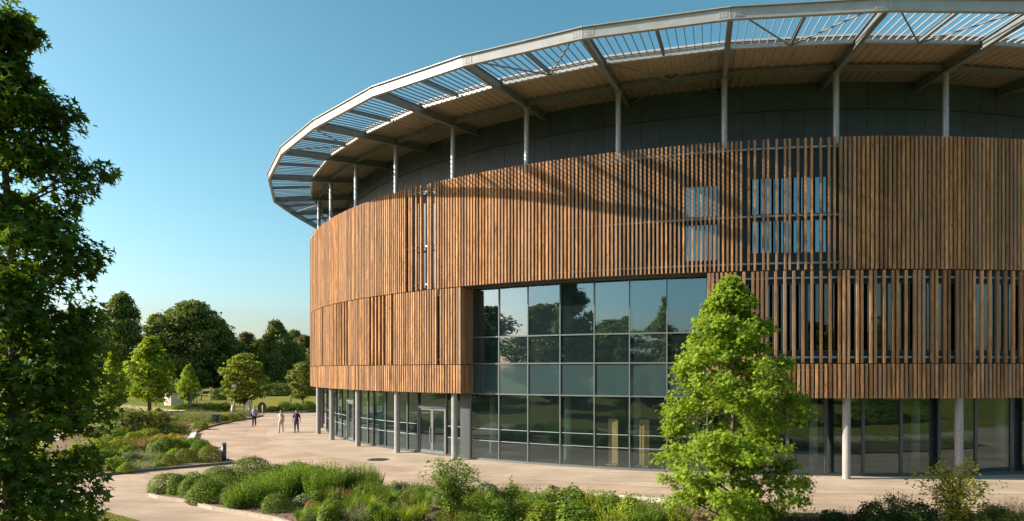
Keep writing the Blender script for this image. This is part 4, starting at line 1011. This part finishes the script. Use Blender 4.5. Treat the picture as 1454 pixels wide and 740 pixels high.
# grass blades in the near lawn corner and tufts over the visible lawn
def blades(poly, n, seed, hh, w):
    rg = np.random.default_rng(seed); a = np.array(poly); lo, hi = a.min(0), a.max(0); x = rg.uniform(lo[0], hi[0], n); y = rg.uniform(lo[1], hi[1], n)
    ok = inside(poly, x, y); x, y = x[ok], y[ok]; k = len(x); pos = np.stack([x, y, np.zeros(k)], 1); ang = rg.uniform(0, 2 * PI, k)
    return leaves(pos, np.stack([np.cos(ang), np.sin(ang), .3 + 0 * ang], 1), hh * rg.uniform(.6, 1.3, k), np.array([(-w, 0), (w, 0), (0, 1.)]), rg, np.array([0, 0, 1.]) + rg.normal(size=(k, 3)) * .3)
near_lawn = [g(60, 736)[:2], g(150, 728)[:2], g(199, 740.5)[:2], (-9.2, 18), (-14, 17)]
lv = blades(near_lawn, 26000, 61, .09, .06)
lv2 = blades([g(90, 600)[:2], g(205, 592)[:2], g(250, 580)[:2], g(330, 575)[:2], g(330, 568)[:2], g(90, 568)[:2]], 42000, 62, .16, .12)
o = polymesh('grass', np.concatenate([lv, lv2]), 3, 'blade'); tag(o, 'short lawn grass blades', 'grass', None, 'stuff')
# bark chips on the mulch
rg = np.random.default_rng(71); a = np.array(front); x = rg.uniform(-9, 8, 16000); y = rg.uniform(19, 29, 16000); ok = inside(front, x, y); x, y = x[ok], y[ok]
pos = np.stack([x, y, .072 + rg.random(len(x)) * .025], 1)
o = polymesh('bark_chips', leaves(pos, np.array([0, 0, 1.]) + rg.normal(size=pos.shape) * .35, .055, QUAD, rg), 4, mat('bark_chip', (.26, .165, .10), .9, .3, 5, island=.5)); tag(o, 'loose brown bark chips on the front bed', 'bark chips', None, 'stuff')

# =================================================================== PEOPLE
def remesh(mb, voxel, name, m, parent, smooth=6):
    me = bpy.data.meshes.new(name + '_src'); me.from_pydata(np.concatenate(mb.v).tolist(), [], mb.f)
    o = bpy.data.objects.new(name + '_src', me); COL.objects.link(o)
    r = o.modifiers.new('r', 'REMESH'); r.mode = 'VOXEL'; r.voxel_size = voxel; r.use_smooth_shade = True
    s = o.modifiers.new('s', 'SMOOTH'); s.iterations = smooth; s.factor = .5
    dg = bpy.context.evaluated_depsgraph_get(); dg.update()
    nm = bpy.data.meshes.new_from_object(o.evaluated_get(dg)); bpy.data.objects.remove(o)
    nm.name = name; nm.materials.clear(); nm.materials.append(m)
    q = bpy.data.objects.new(name, nm); COL.objects.link(q); q.parent = parent; return q
def person(loc, rz, ht, stride, arm, label, skin, hairc, topc, legc, shoec, bag=None, female=False, sleeve=.5, lean=0.):
    root = empty('person', loc, label, 'person', 'people walking on the plaza'); root.rotation_euler = (0, 0, rz)
    s = ht / 1.75; A = lambda *p: np.array(p, float) * s
    body = MB(); sw = .185 if not female else .165; hw = .085
    hipz, knee, ank = .92, .50, .09
    L = {}
    for k, sx, st in ((0, -1, stride), (1, 1, -stride)):
        hip = A(sx * hw, 0, hipz); kn = A(sx * hw * 1.05, -st * .16 - .02, knee); an = A(sx * hw * 1.05, -st * .30 + .03, ank + (0.04 if st < 0 else 0)); toe = an + A(0, -.19, -.055 if st >= 0 else -.07); heel = an + A(0, .05, -.05)
        L[k] = (hip, kn, an, toe, heel)
        body.tube([hip + A(0, 0, .04), (hip + kn) / 2, kn, kn + (an - kn) * .35, an], [.088 * s, .075 * s, .055 * s, .056 * s, .038 * s], 12)
        body.tube([heel, an + A(0, -.02, -.04), toe], [.035 * s, .042 * s, .03 * s], 10)
    body.tube([A(0, 0, .86), A(0, 0, .95), A(0, -.005, 1.1), A(0, -.01, 1.28), A(0, -.005, 1.40), A(0, 0, 1.455)], [.13 * s, .155 * s, .125 * s, .15 * s, .13 * s, .06 * s], 14)
    body.tube([A(-sw, 0, 1.40), A(0, 0, 1.43), A(sw, 0, 1.40)], [.055 * s, .07 * s, .055 * s], 10)
    body.tube([A(0, .005, 1.42), A(0, -.01, 1.54)], [.056 * s, .052 * s], 12)
    hd = A(0, -.02, 1.635); body.ell(hd, (.074 * s, .092 * s, .115 * s), 18, 14); body.ell(hd + A(0, -.03, -.06), (.055 * s, .062 * s, .055 * s), 14, 10)
    body.tube([hd + A(0, -.085, .015), hd + A(0, -.112, -.022)], [.010 * s, .016 * s], 8); body.ell(hd + A(0, -.088, -.062), (.026 * s, .012 * s, .010 * s), 10, 6)
    for sx in (-1, 1): body.ell(hd + A(sx * .078, .01, -.005), (.012 * s, .022 * s, .032 * s), 8, 6)
    AR = {}
    for k, sx, st in ((0, -1, -arm[0]), (1, 1, -arm[1])):
        sh = A(sx * (sw + .01), 0, 1.39); el = A(sx * (sw + .075), -st * .10 + .03, 1.10); wr = A(sx * (sw + .085), -st * .26 - .02, .86)
        AR[k] = (sh, el, wr)
        body.tube([sh, (sh + el) / 2, el, wr], [.052 * s, .046 * s, .038 * s, .027 * s], 10)
        d = (wr - el) / np.linalg.norm(wr - el); fw = np.array([0, -1., 0]); inn = np.array([-sx, 0, 0.])
        pe = wr + d * .09 * s; body.tube([wr, wr + d * .045 * s, pe], [.026 * s, .034 * s, .032 * s], 8)
        for q, (o_, ln) in enumerate(((-.026, .068), (-.009, .078), (.009, .072), (.026, .055))):
            b0 = pe + fw * -o_ * s - d * .01 * s; b1 = b0 + d * ln * .5 * s + inn * .006 * s; b2 = b1 + d * ln * .5 * s + inn * .018 * s
            body.tube([b0, b1, b2], [.0095 * s, .009 * s, .0075 * s], 6)
        t0 = wr + d * .03 * s + fw * .022 * s; body.tube([t0, t0 + d * .03 * s + fw * .026 * s, t0 + d * .062 * s + fw * .03 * s + inn * .008], [.012 * s, .0105 * s, .008 * s], 6)
    pm = lambda n_, c, r_=.8: mat(n_, c, r_, .12, 9)
    remesh(body, .0075, 'body', pm('skin', skin, .6), root, 3)
    tr = MB()
    for k in (0, 1):
        hip, kn, an, toe, heel = L[k]
        tr.tube([hip + A(0, 0, .05), (hip + kn) / 2, kn, (kn + an) / 2, an + A(0, 0, .02)], [.108 * s, .092 * s, .073 * s, .068 * s, .060 * s], 14)
    tr.tube([A(0, 0, .84), A(0, 0, .92), A(0, 0, 1.03)], [.14 * s, .17 * s, .15 * s], 14); remesh(tr, .014, 'trousers', pm('trouser_cloth', legc, .9), root, 3)
    tp = MB(); hem = .88 if bag != 'scarf' else .84
    tp.tube([A(0, 0, hem), A(0, 0, 1.0), A(0, -.005, 1.12), A(0, -.01, 1.28), A(0, -.005, 1.40), A(0, 0, 1.47)], [.178 * s, .17 * s, .150 * s, .172 * s, .15 * s, .075 * s], 16)
    tp.tube([A(-sw, 0, 1.40), A(0, 0, 1.43), A(sw, 0, 1.40)], [.073 * s, .085 * s, .073 * s], 10)
    for k in (0, 1):
        sh, el, wr = AR[k]; e = el if sleeve < .6 else wr
        tp.tube([sh, (sh + el) / 2, sh + (el - sh) * (.85 if sleeve < .6 else 1)] + ([wr] if sleeve >= .6 else []), [.072 * s, .066 * s, .062 * s] + ([.046 * s] if sleeve >= .6 else []), 10)
    remesh(tp, .014, 'top', pm('top_cloth', topc, .9), root, 3)
    hr = MB(); hr.ell(hd + A(0, .014, .022), (.083 * s, .096 * s, .110 * s), 16, 12)
    v = hr.v[0]; v[:, 1] = np.where((v[:, 1] < hd[1] - .035 * s) & (v[:, 2] < hd[2] + .055 * s), np.maximum(v[:, 1], hd[1] - .035 * s), v[:, 1])
    if female: hr.ell(hd + A(0, .05, -.05), (.07 * s, .05 * s, .09 * s), 12, 8)
    remesh(hr, .012, 'hair', pm('hair', hairc, .6), root, 3)
    for k in (0, 1):
        hip, kn, an, toe, heel = L[k]; so = MB(); so.tube([heel + A(0, .015, 0), an + A(0, -.03, -.045), toe + A(0, -.02, 0)], [.042 * s, .052 * s, .038 * s], 10); remesh(so, .01, 'shoe', pm('shoe_leather', shoec, .5), root, 2)
    for sx in (-1, 1):
        e = MB(); e.ell(hd + A(sx * .030, -.078, .012), (.012 * s, .010 * s, .008 * s), 8, 6); e.build('eye', pm('eye', (.04, .03, .03), .3), None).parent = root
    if bag == 'shoulder':
        b = MB(); b.ell(A(-.27, -.02, .98), (.06 * s, .17 * s, .15 * s), 14, 10); ob = b.build('shoulder_bag', pm('bag_cloth', (.03, .035, .055), .8), None, True)
        ob.location = loc; ob.rotation_euler = (0, 0, rz); tag(ob, 'dark bag hanging at the hip of the walker in the blue grey jacket', 'bag')
    if bag == 'scarf':
        b = MB(); b.tube([A(-.10, -.10, 1.46), A(.02, -.185, 1.30), A(.12, -.18, 1.08)], [.035 * s, .05 * s, .06 * s], 8); b.ell(A(0, -.02, 1.46), (.10 * s, .10 * s, .05 * s), 12, 8)
        remesh(b, .012, 'scarf', pm('scarf_cloth', (.75, .72, .68), .9), root, 2)
    return root
p1 = g(361, 605.5); p1[2] = .004; p2 = g(399, 614); p2[2] = .004; p3 = g(421, 614); p3[2] = .004
person(p1, .15, 1.78, .35, (.35, -.35), 'walker in a light blue grey jacket and black trousers beside the left bed', (.45, .27, .19), (.08, .05, .03), (.26, .30, .38), (.018, .018, .022), (.02, .02, .02), 'shoulder', True, .9)
person(p2, -.05, 1.74, .6, (.5, -.3), 'walker in pale trousers and a light top, left one of the pair', (.50, .30, .21), (.16, .08, .045), (.50, .42, .38), (.52, .47, .42), (.42, .36, .32), 'scarf', True, .5)
person(p3, .05, 1.76, .5, (-.4, .4), 'walker in a dark purple shirt and blue jeans, right one of the pair', (.42, .24, .17), (.06, .04, .03), (.050, .022, .065), (.05, .09, .19), (.03, .03, .035), None, False, .5)

# =================================================================== LIGHT, SKY, CAMERA
EL = math.radians(27); AZ = math.radians(-89.0)      # sun stands to the left, almost in the picture plane (theta as above)
sd = np.array([math.sin(AZ) * math.cos(EL), -math.cos(AZ) * math.cos(EL) , math.sin(EL)])
sl = bpy.data.lights.new('sun', 'SUN'); sl.energy = 5.0; sl.angle = math.radians(.53); sl.color = (1.0, .87, .70)
so = bpy.data.objects.new('sun', sl); COL.objects.link(so)
from mathutils import Vector
so.rotation_euler = Vector(sd).to_track_quat('Z', 'Y').to_euler(); so.location = (-60, 0, 60)
W = bpy.data.worlds.new('World'); S.world = W; W.use_nodes = True
nt = W.node_tree; N = nt.nodes; L_ = nt.links; bg = N['Background']
sk = N.new('ShaderNodeTexSky'); sk.sky_type = 'NISHITA'; sk.sun_disc = False; sk.sun_elevation = EL
sk.sun_rotation = math.atan2(sd[0], sd[1]); sk.altitude = 100; sk.air_density = 1.0; sk.dust_density = 1.8; sk.ozone_density = 2.5
hs = N.new('ShaderNodeHueSaturation'); hs.inputs['Hue'].default_value = .460; hs.inputs['Saturation'].default_value = 1.05; hs.inputs['Value'].default_value = 1.0
m1 = N.new('ShaderNodeVectorMath'); m1.operation = 'SCALE'; m1.inputs['Scale'].default_value = .12
gm_ = N.new('ShaderNodeGamma'); gm_.inputs['Gamma'].default_value = 1.18
m2 = N.new('ShaderNodeVectorMath'); m2.operation = 'SCALE'; m2.inputs['Scale'].default_value = 9.8
L_.new(sk.outputs[0], m1.inputs[0]); L_.new(m1.outputs[0], gm_.inputs['Color']); L_.new(gm_.outputs[0], m2.inputs[0]); L_.new(m2.outputs[0], hs.inputs['Color']); L_.new(hs.outputs[0], bg.inputs['Color']); bg.inputs['Strength'].default_value = .092
cam = bpy.data.cameras.new('camera'); cam.sensor_width = 36; cam.lens = 36 * F / PW; cam.shift_y = (HOR - 370) / PW; cam.clip_start = .1; cam.clip_end = 3000
co = bpy.data.objects.new('camera', cam); COL.objects.link(co); co.location = (0, 0, H); co.rotation_euler = (PI / 2, 0, 0); S.camera = co
S.view_settings.view_transform = 'Standard'; S.view_settings.look = 'None'; S.view_settings.exposure = 1.0; S.view_settings.gamma = 1
S.render.engine = 'CYCLES'
S.cycles.max_bounces = 8; S.cycles.transparent_max_bounces = 12; S.cycles.diffuse_bounces = 4; S.cycles.glossy_bounces = 4
S.cycles.caustics_reflective = False; S.cycles.caustics_refractive = False
